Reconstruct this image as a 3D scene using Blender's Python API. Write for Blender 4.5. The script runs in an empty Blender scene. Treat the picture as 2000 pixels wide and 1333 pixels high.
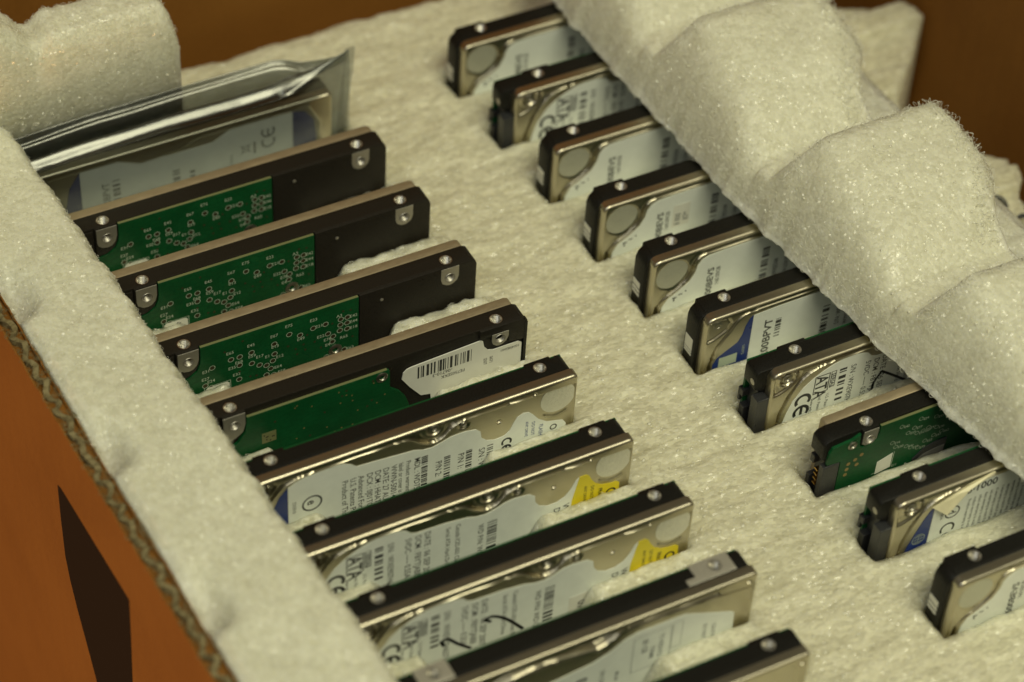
import bpy, bmesh, math, random
import numpy as np
from mathutils import Matrix, Vector
from mathutils.geometry import tessellate_polygon

random.seed(7)
S = 0.001                      # everything below is written in millimetres
sc = bpy.context.scene
COL = sc.collection

# ------------------------------------------------------------------ camera
AZ, PT, RO = math.radians(30.15545989), math.radians(45.95265807), math.radians(4.0119689)
CAM = Vector((-148.662, -388.8996, 486.9423))
_f = Vector((math.sin(AZ) * math.cos(PT), math.cos(AZ) * math.cos(PT), -math.sin(PT)))
_r = _f.cross(Vector((0, 0, 1))).normalized()
_u = _r.cross(_f)
_r2 = math.cos(RO) * _r + math.sin(RO) * _u
_u2 = -math.sin(RO) * _r + math.cos(RO) * _u
cam = bpy.data.cameras.new('camera')
cam.lens = 5001.334 / 2000 * 36
cam.sensor_width = 36
cam.clip_start = 0.01
cam.clip_end = 50
cam.dof.use_dof = True
cam.dof.focus_distance = 0.682
cam.dof.aperture_fstop = 7.8
camo = bpy.data.objects.new('camera', cam)
COL.objects.link(camo)
M = Matrix((_r2, _u2, -_f)).transposed().to_4x4()
M.translation = CAM * S
camo.matrix_world = M
sc.camera = camo

# ------------------------------------------------------------------ light
world = bpy.data.worlds.new('World')
sc.world = world
world.use_nodes = True
bg = world.node_tree.nodes['Background']
bg.inputs[0].default_value = (1.0, 0.86, 0.58, 1)
bg.inputs[1].default_value = 0.085


def area(name, loc, target, sx, sy, power, col):
    l = bpy.data.lights.new(name, 'AREA')
    l.shape = 'RECTANGLE'
    l.size, l.size_y = sx, sy
    l.energy = power
    l.color = col
    o = bpy.data.objects.new(name, l)
    COL.objects.link(o)
    o.location = loc
    o.rotation_euler = (Vector(target) - Vector(loc)).to_track_quat('-Z', 'Y').to_euler()
    return o


area('ceiling_lamp', (0.20, -0.80, 1.53), (0.1, 0.0, 0), 1.1, 0.6, 18.8, (1.0, 0.965, 0.68))
area('fill_light', (-0.9, -0.45, 1.3), (0.1, 0.0, 0), 1.0, 1.0, 4.5, (0.97, 0.99, 0.92))  # added fill from the left, lifts shade on the right row labels
area('warm_lamp', (-0.95, -0.15, -0.26), (-0.03, 0, -0.05), 0.5, 0.3, 6.2, (1.0, 0.54, 0.20))

sc.render.engine = 'CYCLES'
sc.cycles.use_denoising = True
sc.cycles.max_bounces = 10
sc.view_settings.view_transform = 'Standard'
sc.view_settings.look = 'None'
sc.view_settings.exposure = 0.0
sc.view_settings.gamma = 1.0


# ------------------------------------------------------------------ materials
def nt(name):
    m = bpy.data.materials.new(name)
    m.use_nodes = True
    t = m.node_tree
    return m, t, t.nodes['Principled BSDF']


def N(t, kind, **kw):
    n = t.nodes.new(kind)
    for k, v in kw.items():
        if k in n.inputs.keys():
            n.inputs[k].default_value = v
        else:
            setattr(n, k, v)
    return n


def coords(t, scale=(1000, 1000, 1000), rot=(0, 0, 0)):
    c = t.nodes.new('ShaderNodeTexCoord')
    m = t.nodes.new('ShaderNodeMapping')
    m.inputs['Scale'].default_value = scale
    m.inputs['Rotation'].default_value = rot
    t.links.new(c.outputs['Object'], m.inputs['Vector'])
    return m.outputs['Vector']


def ramp(t, fac, stops):
    r = t.nodes.new('ShaderNodeValToRGB')
    e = r.color_ramp.elements
    while len(e) < len(stops):
        e.new(0.5)
    for i, (p, c) in enumerate(stops):
        e[i].position = p
        e[i].color = c if len(c) == 4 else (*c, 1)
    t.links.new(fac, r.inputs[0])
    return r.outputs[0]


def bump(t, b, height, strength, dist, prev=None):
    n = t.nodes.new('ShaderNodeBump')
    n.inputs['Strength'].default_value = strength
    n.inputs['Distance'].default_value = dist
    t.links.new(height, n.inputs['Height'])
    if prev is not None:
        t.links.new(prev, n.inputs['Normal'])
    t.links.new(n.outputs[0], b.inputs['Normal'])
    return n.outputs[0]


def foam_mat(name, c0, c1, stretch, cell=1.0, rot=0.0, bs=0.17):
    m, t, b = nt(name)
    v = coords(t, tuple(1000 * q for q in stretch), (0, 0, rot))
    n1 = N(t, 'ShaderNodeTexNoise', Scale=0.16, Detail=3.0)
    n2 = N(t, 'ShaderNodeTexNoise', Scale=1.1 * cell, Detail=3.0, Roughness=0.6)
    vo = N(t, 'ShaderNodeTexVoronoi', Scale=0.95 * cell, Randomness=1.0)
    vs = N(t, 'ShaderNodeTexVoronoi', Scale=2.1 * cell, Randomness=1.0)
    for n in (n1, n2, vo, vs):
        t.links.new(v, n.inputs['Vector'])
    sep = t.nodes.new('ShaderNodeSeparateColor')
    t.links.new(vo.outputs['Color'], sep.inputs[0])
    def mul(x, k, add=None):
        q = N(t, 'ShaderNodeMath', operation='MULTIPLY_ADD')
        t.links.new(x, q.inputs[0])
        q.inputs[1].default_value = k
        if add is None:
            q.inputs[2].default_value = 0
        else:
            t.links.new(add, q.inputs[2])
        return q.outputs[0]
    mix = mul(n1.outputs[0], 0.35, mul(n2.outputs[0], 0.35, mul(sep.outputs[0], 0.30)))
    t.links.new(ramp(t, mix, [(0.28, c0), (0.70, c1)]), b.inputs['Base Color'])
    t.links.new(ramp(t, sep.outputs[1], [(0.45, (0.60,) * 3), (0.85, (0.24,) * 3)]), b.inputs['Roughness'])
    b.inputs['Specular IOR Level'].default_value = 0.4
    b.inputs['Coat Weight'].default_value = 0.42
    b.inputs['Coat IOR'].default_value = 1.75
    b.inputs['Coat Roughness'].default_value = 0.16
    vf = N(t, 'ShaderNodeTexVoronoi', Scale=1.7 * cell, Randomness=1.0)
    t.links.new(v, vf.inputs['Vector'])
    ge = t.nodes.new('ShaderNodeNewGeometry')
    vm = N(t, 'ShaderNodeVectorMath', operation='MULTIPLY_ADD')
    t.links.new(vf.outputs['Color'], vm.inputs[0])
    vm.inputs[1].default_value = (1.7, 1.7, 1.7)
    vm.inputs[2].default_value = (-0.85, -0.85, -0.85)
    va = N(t, 'ShaderNodeVectorMath', operation='ADD')
    t.links.new(ge.outputs['Normal'], va.inputs[0])
    t.links.new(vm.outputs[0], va.inputs[1])
    vz = N(t, 'ShaderNodeVectorMath', operation='NORMALIZE')
    t.links.new(va.outputs[0], vz.inputs[0])
    t.links.new(vz.outputs[0], b.inputs['Coat Normal'])
    b.inputs['Subsurface Weight'].default_value = 0.55
    b.inputs['Subsurface Radius'].default_value = (1.0, 0.94, 0.66)
    b.inputs['Subsurface Scale'].default_value = 0.010
    sq = N(t, 'ShaderNodeMath', operation='MULTIPLY')
    t.links.new(vo.outputs['Distance'], sq.inputs[0])
    t.links.new(vo.outputs['Distance'], sq.inputs[1])
    inv = N(t, 'ShaderNodeMath', operation='SUBTRACT')
    inv.inputs[0].default_value = 1.0
    t.links.new(sq.outputs[0], inv.inputs[1])
    p = bump(t, b, inv.outputs[0], bs, 0.0008)
    p = bump(t, b, vs.outputs['Distance'], bs * 0.5, 0.0004, p)
    bump(t, b, n2.outputs[0], bs * 0.6, 0.0007, p)
    return m


def simple(name, col, rough, metal=0.0, noise=None, bmp=None, coat=0.0, spec=0.5, var=0.0, stretch=(1, 1, 1)):
    m, t, b = nt(name)
    b.inputs['Base Color'].default_value = (*col, 1)
    b.inputs['Roughness'].default_value = rough
    b.inputs['Metallic'].default_value = metal
    b.inputs['Coat Weight'].default_value = coat
    b.inputs['Specular IOR Level'].default_value = spec
    if noise:
        v = coords(t, tuple(1000 * s for s in stretch))
        n = N(t, 'ShaderNodeTexNoise', Scale=noise, Detail=4.0, Roughness=0.6)
        t.links.new(v, n.inputs['Vector'])
        if var:
            lo = tuple(c * (1 - var) for c in col)
            hi = tuple(min(1, c * (1 + var)) for c in col)
            t.links.new(ramp(t, n.outputs[0], [(0.3, lo), (0.7, hi)]), b.inputs['Base Color'])
            r0, r1 = max(0.03, rough - var), min(1, rough + var * 1.2)
            t.links.new(ramp(t, n.outputs[0], [(0.3, (r0,) * 3), (0.7, (r1,) * 3)]), b.inputs['Roughness'])
        if bmp:
            bump(t, b, n.outputs[0], bmp, 0.0003)
    return m


MAT = {}
MAT['foam'] = foam_mat('packing_foam', (0.66, 0.65, 0.50), (0.84, 0.835, 0.68), (1, 1, 1))
MAT['foam_tray'] = foam_mat('packing_foam_cut', (0.58, 0.555, 0.40), (0.86, 0.835, 0.635), (0.62, 1.15, 1.0), rot=0.25)
MAT['fibre'] = simple('foam_fibre', (0.93, 0.92, 0.80), 0.20, spec=1.0, coat=0.5)
MAT['cell'] = simple('foam_bubble', (0.82, 0.805, 0.66), 0.24, spec=0.9, coat=0.2)
MAT['casing'] = simple('black_casing', (0.009, 0.0085, 0.007), 0.42, noise=3.0, bmp=0.12, var=0.25, spec=0.25)
MAT['casing_tan'] = simple('brown_black_casing', (0.016, 0.0135, 0.010), 0.45, noise=3.0, bmp=0.12, var=0.25, spec=0.25)
MAT['cover'] = simple('brushed_cover', (0.52, 0.48, 0.37), 0.32, 1.0, noise=0.9, var=0.03, bmp=0.006, stretch=(0.06, 1, 2.2))
MAT['cover_tan'] = simple('tan_cover', (0.42, 0.345, 0.225), 0.5, 0.6, noise=0.9, var=0.08, bmp=0.05, stretch=(0.3, 1, 1))
MAT['bright'] = simple('machined_aluminium', (0.56, 0.54, 0.48), 0.33, 1.0)
MAT['pad'] = simple('bare_casting', (0.45, 0.43, 0.38), 0.42, 0.8, noise=3, var=0.12, bmp=0.1)
MAT['bracket'] = simple('plated_bracket', (0.62, 0.60, 0.52), 0.42, 0.7, noise=2, var=0.08, bmp=0.05)
MAT['cream'] = simple('cream_sticker_back', (0.84, 0.78, 0.52), 0.5, noise=0.4, var=0.05)
MAT['screw'] = simple('steel_screw', (0.42, 0.40, 0.34), 0.38, 1.0)
MAT['dark'] = simple('dark_hole', (0.006, 0.006, 0.006), 0.6)
MAT['label'] = simple('label_paper', (0.84, 0.88, 0.82), 0.38, noise=0.25, var=0.04, coat=0.15)
MAT['label_warm'] = simple('label_paper_white', (0.76, 0.76, 0.68), 0.42, noise=0.25, var=0.03)
MAT['yellow'] = simple('yellow_label', (0.80, 0.66, 0.02), 0.42, noise=0.3, var=0.05)
MAT['blue'] = simple('blue_label', (0.012, 0.035, 0.19), 0.35, noise=0.3, var=0.08)
MAT['ink'] = simple('black_ink', (0.018, 0.019, 0.022), 0.4)
MAT['grey_ink'] = simple('grey_ink', (0.09, 0.10, 0.11), 0.45)
MAT['blue_ink'] = simple('blue_ink', (0.03, 0.06, 0.24), 0.45)
MAT['white_ink'] = simple('white_ink', (0.46, 0.53, 0.42), 0.5)
MAT['marker'] = simple('marker_ink', (0.012, 0.012, 0.018), 0.45)
MAT['foil'] = simple('foil_seal', (0.82, 0.82, 0.74), 0.36, 0.7, noise=1.3, bmp=0.8, var=0.05)
MAT['film'] = simple('clear_seal', (0.52, 0.52, 0.42), 0.36, 0.35, noise=1.0, bmp=0.12, var=0.05)
MAT['copper'] = simple('copper_pad', (0.055, 0.04, 0.018), 0.4, 0.3)
MAT['plastic'] = simple('grey_plastic', (0.030, 0.031, 0.033), 0.36, noise=2, var=0.1, bmp=0.05)
MAT['gold'] = simple('gold_contact', (0.7, 0.42, 0.12), 0.25, 1.0)
MAT['gold_pad'] = simple('gilt_pad', (0.34, 0.24, 0.09), 0.4, 0.5)
MAT['board_edge'] = simple('board_edge', (0.17, 0.18, 0.075), 0.6)


def board_mat():
    m, t, b = nt('green_solder_mask')
    v = coords(t)
    n = N(t, 'ShaderNodeTexNoise', Scale=0.12, Detail=2.0)
    t.links.new(v, n.inputs['Vector'])
    br = N(t, 'ShaderNodeTexBrick', Scale=0.16)
    br.inputs['Mortar Size'].default_value = 0.03
    br.inputs['Color1'].default_value = (0, 0, 0, 1)
    br.inputs['Color2'].default_value = (0.0, 0.0, 0.0, 1)
    br.inputs['Mortar'].default_value = (1, 1, 1, 1)
    mp = t.nodes.new('ShaderNodeMapping')
    mp.inputs['Rotation'].default_value = (math.radians(90), 0, 0)
    t.links.new(v, mp.inputs[0])
    ns = N(t, 'ShaderNodeTexNoise', Scale=0.3, Detail=1.0)
    t.links.new(v, ns.inputs['Vector'])
    ad = N(t, 'ShaderNodeVectorMath', operation='MULTIPLY_ADD')
    t.links.new(ns.outputs['Color'], ad.inputs[0])
    ad.inputs[1].default_value = (3, 3, 3)
    t.links.new(mp.outputs[0], ad.inputs[2])
    t.links.new(ad.outputs[0], br.inputs['Vector'])
    c = ramp(t, n.outputs[0], [(0.3, (0.004, 0.062, 0.017)), (0.7, (0.006, 0.090, 0.026))])
    mx = N(t, 'ShaderNodeMixRGB', blend_type='MIX')
    t.links.new(c, mx.inputs[1])
    mx.inputs[2].default_value = (0.002, 0.05, 0.014, 1)
    ml = N(t, 'ShaderNodeMath', operation='MULTIPLY')
    t.links.new(br.outputs['Color'], ml.inputs[0])
    ml.inputs[1].default_value = 0.45
    t.links.new(ml.outputs[0], mx.inputs[0])
    t.links.new(mx.outputs[0], b.inputs['Base Color'])
    b.inputs['Roughness'].default_value = 0.36
    b.inputs['Specular IOR Level'].default_value = 0.28
    bump(t, b, br.outputs['Color'], 0.1, 0.0001)
    return m


MAT['board'] = board_mat()


def cardboard_mat(name, c0, c1):
    m, t, b = nt(name)
    v = coords(t)
    n = N(t, 'ShaderNodeTexNoise', Scale=0.7, Detail=6.0, Roughness=0.7)
    n2 = N(t, 'ShaderNodeTexNoise', Scale=0.03, Detail=2.0)
    w = N(t, 'ShaderNodeTexWave', Scale=0.045, bands_direction='Y')
    w.inputs['Distortion'].default_value = 0.6
    for q in (n, n2, w):
        t.links.new(v, q.inputs['Vector'])
    a = N(t, 'ShaderNodeMath', operation='MULTIPLY_ADD')
    t.links.new(n.outputs[0], a.inputs[0])
    a.inputs[1].default_value = 0.55
    s2 = N(t, 'ShaderNodeMath', operation='MULTIPLY')
    t.links.new(n2.outputs[0], s2.inputs[0])
    s2.inputs[1].default_value = 0.6
    t.links.new(s2.outputs[0], a.inputs[2])
    t.links.new(ramp(t, a.outputs[0], [(0.35, c0), (0.65, c1)]), b.inputs['Base Color'])
    b.inputs['Roughness'].default_value = 0.75
    b.inputs['Specular IOR Level'].default_value = 0.25
    p = bump(t, b, n.outputs[0], 0.35, 0.0004)
    bump(t, b, w.outputs[0], 0.10, 0.0006, p)
    return m


MAT['cardboard'] = cardboard_mat('kraft_cardboard', (0.20, 0.078, 0.010), (0.245, 0.102, 0.016))
MAT['box_ink'] = simple('box_print', (0.018, 0.010, 0.006), 0.8, spec=0.12)
MAT['fluting'] = cardboard_mat('kraft_fluting', (0.17, 0.13, 0.055), (0.25, 0.205, 0.105))


def bag_mat():
    m, t, b = nt('antistatic_film')
    b.inputs['Base Color'].default_value = (0.44, 0.445, 0.42, 1)
    b.inputs['Metallic'].default_value = 1.0
    b.inputs['Roughness'].default_value = 0.27
    v = coords(t, (1000 * 0.35, 1000, 1000))
    n = N(t, 'ShaderNodeTexNoise', Scale=0.16, Detail=3.0)
    t.links.new(v, n.inputs['Vector'])
    n3 = N(t, 'ShaderNodeTexNoise', Scale=0.7, Detail=4.0)
    t.links.new(v, n3.inputs['Vector'])
    nrm = bump(t, b, n.outputs[0], 0.07, 0.0010)
    nrm = bump(t, b, n3.outputs[0], 0.10, 0.0005, nrm)
    tr = N(t, 'ShaderNodeBsdfTransparent')
    tr.inputs[0].default_value = (0.66, 0.69, 0.71, 1)
    mix = t.nodes.new('ShaderNodeMixShader')
    mix.inputs[0].default_value = 0.72
    out = t.nodes['Material Output']
    t.links.new(b.outputs[0], mix.inputs[1])
    t.links.new(tr.outputs[0], mix.inputs[2])
    t.links.new(mix.outputs[0], out.inputs[0])
    return m


MAT['bag'] = bag_mat()


# ------------------------------------------------------------------ mesh helpers
def mesh_from(name, v, f, mat, smooth=None):
    me = bpy.data.meshes.new(name)
    me.from_pydata((np.asarray(v, float).reshape(-1, 3) * S).tolist(), [], [list(map(int, q)) for q in f])
    me.validate()
    me.materials.append(MAT[mat] if isinstance(mat, str) else mat)
    if smooth is not None:
        me.polygons.foreach_set('use_smooth', [True] * len(me.polygons))
        if smooth < 180:
            me.set_sharp_from_angle(angle=math.radians(smooth))
    return me


class MB:
    def __init__(self):
        self.v, self.f = [], []

    def add(self, v, f):
        o = len(self.v)
        self.v += [tuple(p) for p in v]
        self.f += [[i + o for i in q] for q in f]

    def prism(self, pts, y0, y1):            # outline in x,z extruded along y
        a = sum(p[0] * q[1] - q[0] * p[1] for p, q in zip(pts, pts[1:] + pts[:1]))
        if a < 0:
            pts = pts[::-1]
        n = len(pts)
        v = [(x, y0, z) for x, z in pts] + [(x, y1, z) for x, z in pts]
        f = [list(range(n)), list(range(2 * n - 1, n - 1, -1))]
        f += [[(i + 1) % n, i, i + n, (i + 1) % n + n] for i in range(n)]
        self.add(v, f)

    def box(self, x0, x1, y0, y1, z0, z1):
        self.prism([(x0, z0), (x1, z0), (x1, z1), (x0, z1)], y0, y1)

    def lathe(self, prof, axis, c, n=28):     # prof: (radius, offset along axis)
        A = Vector(axis).normalized()
        U = A.orthogonal().normalized()
        W = A.cross(U)
        v, f = [], []
        for r, h in prof:
            for k in range(n):
                t = 2 * math.pi * k / n
                v.append(Vector(c) + A * h + (U * math.cos(t) + W * math.sin(t)) * r)
        for j in range(len(prof) - 1):
            for k in range(n):
                f.append([j * n + k, j * n + (k + 1) % n, (j + 1) * n + (k + 1) % n, (j + 1) * n + k])
        f.append(list(range((len(prof) - 1) * n, len(prof) * n)))
        self.add(v, f)

    def mesh(self, name, mat, bevel=0.0, seg=2, smooth=None, cut=None):
        me = mesh_from(name, self.v, self.f, mat)
        bm = bmesh.new()
        bm.from_mesh(me)
        bmesh.ops.recalc_face_normals(bm, faces=bm.faces)
        if bevel:
            es = [e for e in bm.edges if len(e.link_faces) == 2 and e.calc_face_angle(0) > 0.6]
            bmesh.ops.bevel(bm, geom=es, offset=bevel * S, segments=seg, affect='EDGES', profile=0.5, clamp_overlap=True)
        bm.to_mesh(me)
        bm.free()
        if cut:
            cm = cut.mesh('cutter', mat)
            o = bpy.data.objects.new('t', me)
            k = bpy.data.objects.new('c', cm)
            COL.objects.link(o)
            COL.objects.link(k)
            md = o.modifiers.new('b', 'BOOLEAN')
            md.object = k
            md.operation = 'DIFFERENCE'
            md.solver = 'EXACT'
            md.use_self = True
            dg = bpy.context.evaluated_depsgraph_get()
            me2 = bpy.data.meshes.new_from_object(o.evaluated_get(dg))
            bpy.data.objects.remove(o)
            bpy.data.objects.remove(k)
            me = me2
            me.name = name
        if smooth is not None:
            me.polygons.foreach_set('use_smooth', [True] * len(me.polygons))
            me.set_sharp_from_angle(angle=math.radians(smooth))
        return me


CACHE = {}


def cached(key, fn):
    if key not in CACHE:
        CACHE[key] = fn()
    return CACHE[key]


def put(name, me, parent=None, loc=None, label=None):
    o = bpy.data.objects.new(name, me)
    COL.objects.link(o)
    if parent is not None:
        o.parent = parent
    if loc is not None:
        o.location = Vector(loc) * S
    if label:
        o['label'] = label
    return o


def thing(name, label, cat, loc=(0, 0, 0), group=None, me=None):
    o = bpy.data.objects.new(name, me)
    COL.objects.link(o)
    o.location = Vector(loc) * S
    o['label'] = label
    o['category'] = cat
    if group:
        o['group'] = group
    return o


# ------------------------------------------------------------------ printed matter
_glyphs = {}


def glyph(s, bold):
    k = (s, bold)
    if k not in _glyphs:
        c = bpy.data.curves.new('g', 'FONT')
        c.body = s
        c.size = 1.0
        c.resolution_u = 2
        c.offset = 0.018 if bold else 0.004
        o = bpy.data.objects.new('g', c)
        COL.objects.link(o)
        dg = bpy.context.evaluated_depsgraph_get()
        me = bpy.data.meshes.new_from_object(o.evaluated_get(dg))
        v = [tuple(q.co[:2]) for q in me.vertices]
        f = [list(p.vertices) for p in me.polygons]
        bpy.data.objects.remove(o)
        w = max([p[0] for p in v], default=0)
        _glyphs[k] = (v, f, w)
    return _glyphs[k]


DIRS = {'R': ((1, 0), (0, 1)), 'L': ((-1, 0), (0, -1)), 'D': ((0, -1), (1, 0)), 'U': ((0, 1), (-1, 0))}


class Ink:
    def __init__(self, y):
        self.y, self.v, self.f = y, [], []

    def raw(self, pts, faces):
        o = len(self.v)
        self.v += [(x, self.y, z) for x, z in pts]
        self.f += [[i + o for i in q] for q in faces]

    def txt(self, s, x, z, h, d='D', bold=False, wid=0.92, slant=0.0, end=False):
        v, f, w = glyph(s, bold)
        k = h / 0.70
        (ax, az), (bx, bz) = DIRS[d]
        if end:
            x, z = x - w * wid * k * ax, z - w * wid * k * az
        self.raw([(x + (p * wid + q * slant) * k * ax + q * k * bx, z + (p * wid + q * slant) * k * az + q * k * bz) for p, q in v], f)

    def rect(self, x0, x1, z0, z1):
        self.raw([(x0, z0), (x1, z0), (x1, z1), (x0, z1)], [[0, 1, 2, 3]])

    def frame(self, x0, x1, z0, z1, w=0.18):
        self.rect(x0, x1, z0, z0 + w)
        self.rect(x0, x1, z1 - w, z1)
        self.rect(x0, x0 + w, z0 + w, z1 - w)
        self.rect(x1 - w, x1, z0 + w, z1 - w)

    def bars(self, x0, x1, z0, z1, along, seed, unit=0.22):
        rd = random.Random(seed)
        a, b = (x0, x1) if along == 'x' else (z0, z1)
        p = a
        while p < b:
            w = unit * rd.choice((1, 1, 1, 2, 2, 3))
            q = min(p + w, b)
            if along == 'x':
                self.rect(p, q, z0, z1)
            else:
                self.rect(x0, x1, p, q)
            p = q + unit * rd.choice((1, 1, 2, 2, 3))

    def arc(self, cx, cz, r, w, a0, a1, n=20, sx=1.0):
        pts, f = [], []
        for i in range(n + 1):
            t = math.radians(a0 + (a1 - a0) * i / n)
            for q in (r - w / 2, r + w / 2):
                pts.append((cx + q * math.cos(t) * sx, cz + q * math.sin(t)))
        for i in range(n):
            f.append([2 * i, 2 * i + 1, 2 * i + 3, 2 * i + 2])
        self.raw(pts, f)

    def stroke(self, pts, w):
        for (a, b), (c, d) in zip(pts, pts[1:]):
            L = math.hypot(c - a, d - b) or 1
            nx, nz = -(d - b) / L * w / 2, (c - a) / L * w / 2
            ex, ez = (c - a) / L * w * 0.3, (d - b) / L * w * 0.3
            self.raw([(a + nx - ex, b + nz - ez), (a - nx - ex, b - nz - ez), (c - nx + ex, d - nz + ez), (c + nx + ex, d + nz + ez)], [[0, 1, 2, 3]])

    def ce(self, x, z, r, w=0.75, d='D'):
        # conformity mark: C then E along the reading direction
        s = -1 if d == 'D' else 1
        base = -90 if d == 'D' else 90
        self.arc(x, z, r, w, base + 55, base + 305)
        self.arc(x, z + s * r * 2.05, r, w, base + 55, base + 305)
        z2 = z + s * r * 2.05
        self.rect(x - w * 0.45, x + w * 0.45, min(z2 - s * r * 0.9, z2 + s * r * 0.55), max(z2 - s * r * 0.9, z2 + s * r * 0.55))

    def mesh(self, mat):
        return mesh_from('printing', self.v, self.f, mat)


# ------------------------------------------------------------------ stamped covers
def sst(a, b, x):
    t = np.clip((x - a) / (b - a), 0, 1)
    return t * t * (3 - 2 * t)


def pdist(X, Z, pts):
    d = np.full(X.shape, 1e9)
    for (x0, z0), (x1, z1) in zip(pts, pts[1:]):
        vx, vz = x1 - x0, z1 - z0
        t = np.clip(((X - x0) * vx + (Z - z0) * vz) / (vx * vx + vz * vz + 1e-12), 0, 1)
        d = np.minimum(d, np.hypot(X - x0 - t * vx, Z - z0 - t * vz))
    return d


def psd(X, Z, pts):                            # signed distance, negative inside
    d = pdist(X, Z, pts + pts[:1])
    ins = np.zeros(X.shape, bool)
    for (x0, z0), (x1, z1) in zip(pts, pts[1:] + pts[:1]):
        c = (z0 > Z) != (z1 > Z)
        xi = (x1 - x0) * (Z - z0) / ((z1 - z0) if z1 != z0 else 1e-12) + x0
        ins ^= c & (X < xi)
    return np.where(ins, -d, d)


def smooth_line(pts, n=6):
    """Catmull-Rom through pts"""
    P = [pts[0]] + list(pts) + [pts[-1]]
    out = []
    for i in range(1, len(P) - 2):
        p0, p1, p2, p3 = [np.array(q, float) for q in P[i - 1:i + 3]]
        for k in range(n):
            t = k / n
            out.append(tuple(0.5 * ((2 * p1) + (-p0 + p2) * t + (2 * p0 - 5 * p1 + 4 * p2 - p3) * t * t + (-p0 + 3 * p1 - 3 * p2 + p3) * t ** 3)))
    out.append(tuple(map(float, pts[-1])))
    return out


def cover_mesh(xl, xr, RL, RR, feats, fillet=1.0, wall=3.0, mat='cover'):
    zs = [0, 0.04, 0.1, 0.18, 0.28, 0.4, 0.55, 0.72, 0.9, 1.1, 1.35] + list(np.arange(1.55, 10.0, 0.2)) + list(np.arange(10.1, 26.1, 0.4)) + [30, 40, 69.5]
    zs = np.array(zs)
    e = [0, 0.04, 0.1, 0.18, 0.28, 0.4, 0.55, 0.72, 0.9, 1.1]
    L = xr - xl
    us = np.array([q / L for q in e] + list(np.linspace(1.4, L - 1.4, 330) / L) + [1 - q / L for q in e[::-1]])
    D = zs[:, None] * np.ones_like(us)[None]
    a = np.where(D < RL, RL - np.sqrt(np.maximum(0, RL ** 2 - (RL - D) ** 2)), 0) + xl
    b = xr - np.where(D < RR, RR - np.sqrt(np.maximum(0, RR ** 2 - (RR - D) ** 2)), 0)
    X = a + (b - a) * us[None]
    dl, dr = X - xl, xr - X
    d = np.minimum(np.minimum(D, dl), dr)
    cl = (D < RL) & (dl < RL)
    d = np.where(cl, RL - np.hypot(RL - D, RL - dl), d)
    cr = (D < RR) & (dr < RR)
    d = np.where(cr, RR - np.hypot(RR - D, RR - dr), d)
    d = np.maximum(d, 0)
    d[0, :] = 0
    Y = np.where(d < fillet, fillet - np.sqrt(np.maximum(0, fillet ** 2 - (fillet - np.minimum(d, fillet)) ** 2)), 0)
    Y = Y + feats(X, -D) * sst(0.4, 1.0, d)
    nr, nc = X.shape
    V = np.stack([X, Y, -D], -1).reshape(-1, 3)
    F = []
    for i in range(nr - 1):
        for j in range(nc - 1):
            k = i * nc + j
            F.append((k, k + nc, k + nc + 1, k + 1))
    rim = [i * nc for i in range(nr - 1, 0, -1)] + list(range(nc)) + [i * nc + nc - 1 for i in range(1, nr)]
    base = len(V)
    W = V[rim].copy()
    W[:, 1] = wall
    V = np.concatenate([V, W])
    for i in range(len(rim) - 1):
        F.append((rim[i], rim[i + 1], base + i + 1, base + i))
    return mesh_from('cover', V, F, mat, smooth=50)


def sheet(pts, y0, y1, mat, name='label_sheet'):
    b = MB()
    b.prism(pts, y0, y1)
    return b.mesh(name, mat)


def circ(cx, cz, r, n=36):
    return [(cx + r * math.cos(2 * math.pi * k / n), cz + r * math.sin(2 * math.pi * k / n)) for k in range(n)]


# ------------------------------------------------------------------ small shared parts
def hole_mesh():
    b = MB()
    prof = [(1.45, -0.6), (1.78, -0.25), (1.80, 0.02), (1.62, 0.03), (1.38, -0.28)]
    z = -0.3
    while z > -4.2:
        prof += [(1.15, z - 0.22), (1.36, z - 0.44)]
        z -= 0.44
    b.lathe(prof, (0, 0, 1), (0, 0, 0), 26)
    return b.mesh('screw_hole', 'bright')


def hole_front_mesh():
    b = MB()
    prof = [(1.55, 0.15), (1.62, 0.02), (1.45, 0.0), (1.30, -0.25)]
    z = -0.3
    while z > -3.4:
        prof += [(1.08, z - 0.22), (1.28, z - 0.44)]
        z -= 0.44
    b.lathe(prof, (0, -1, 0), (0, 0, 0), 26)
    return b.mesh('screw_hole', 'pad')


def screw_mesh(r):
    def f():
        b = MB()
        b.lathe([(r * 0.9, -0.5), (r, -0.1), (r, 0.12), (r * 0.86, 0.3), (r * 0.52, 0.34), (r * 0.40, 0.05), (r * 0.36, -0.4), (r * 0.15, -0.42)], (0, -1, 0), (0, 0, 0), 24)
        return b.mesh('screw', 'screw', smooth=35)
    return cached(('screw', r), f)


def add_holes(root, xs, y, z=0.0):
    for x in xs:
        put('screw_hole', cached('hole', hole_mesh), root, (x, y, z))


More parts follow.
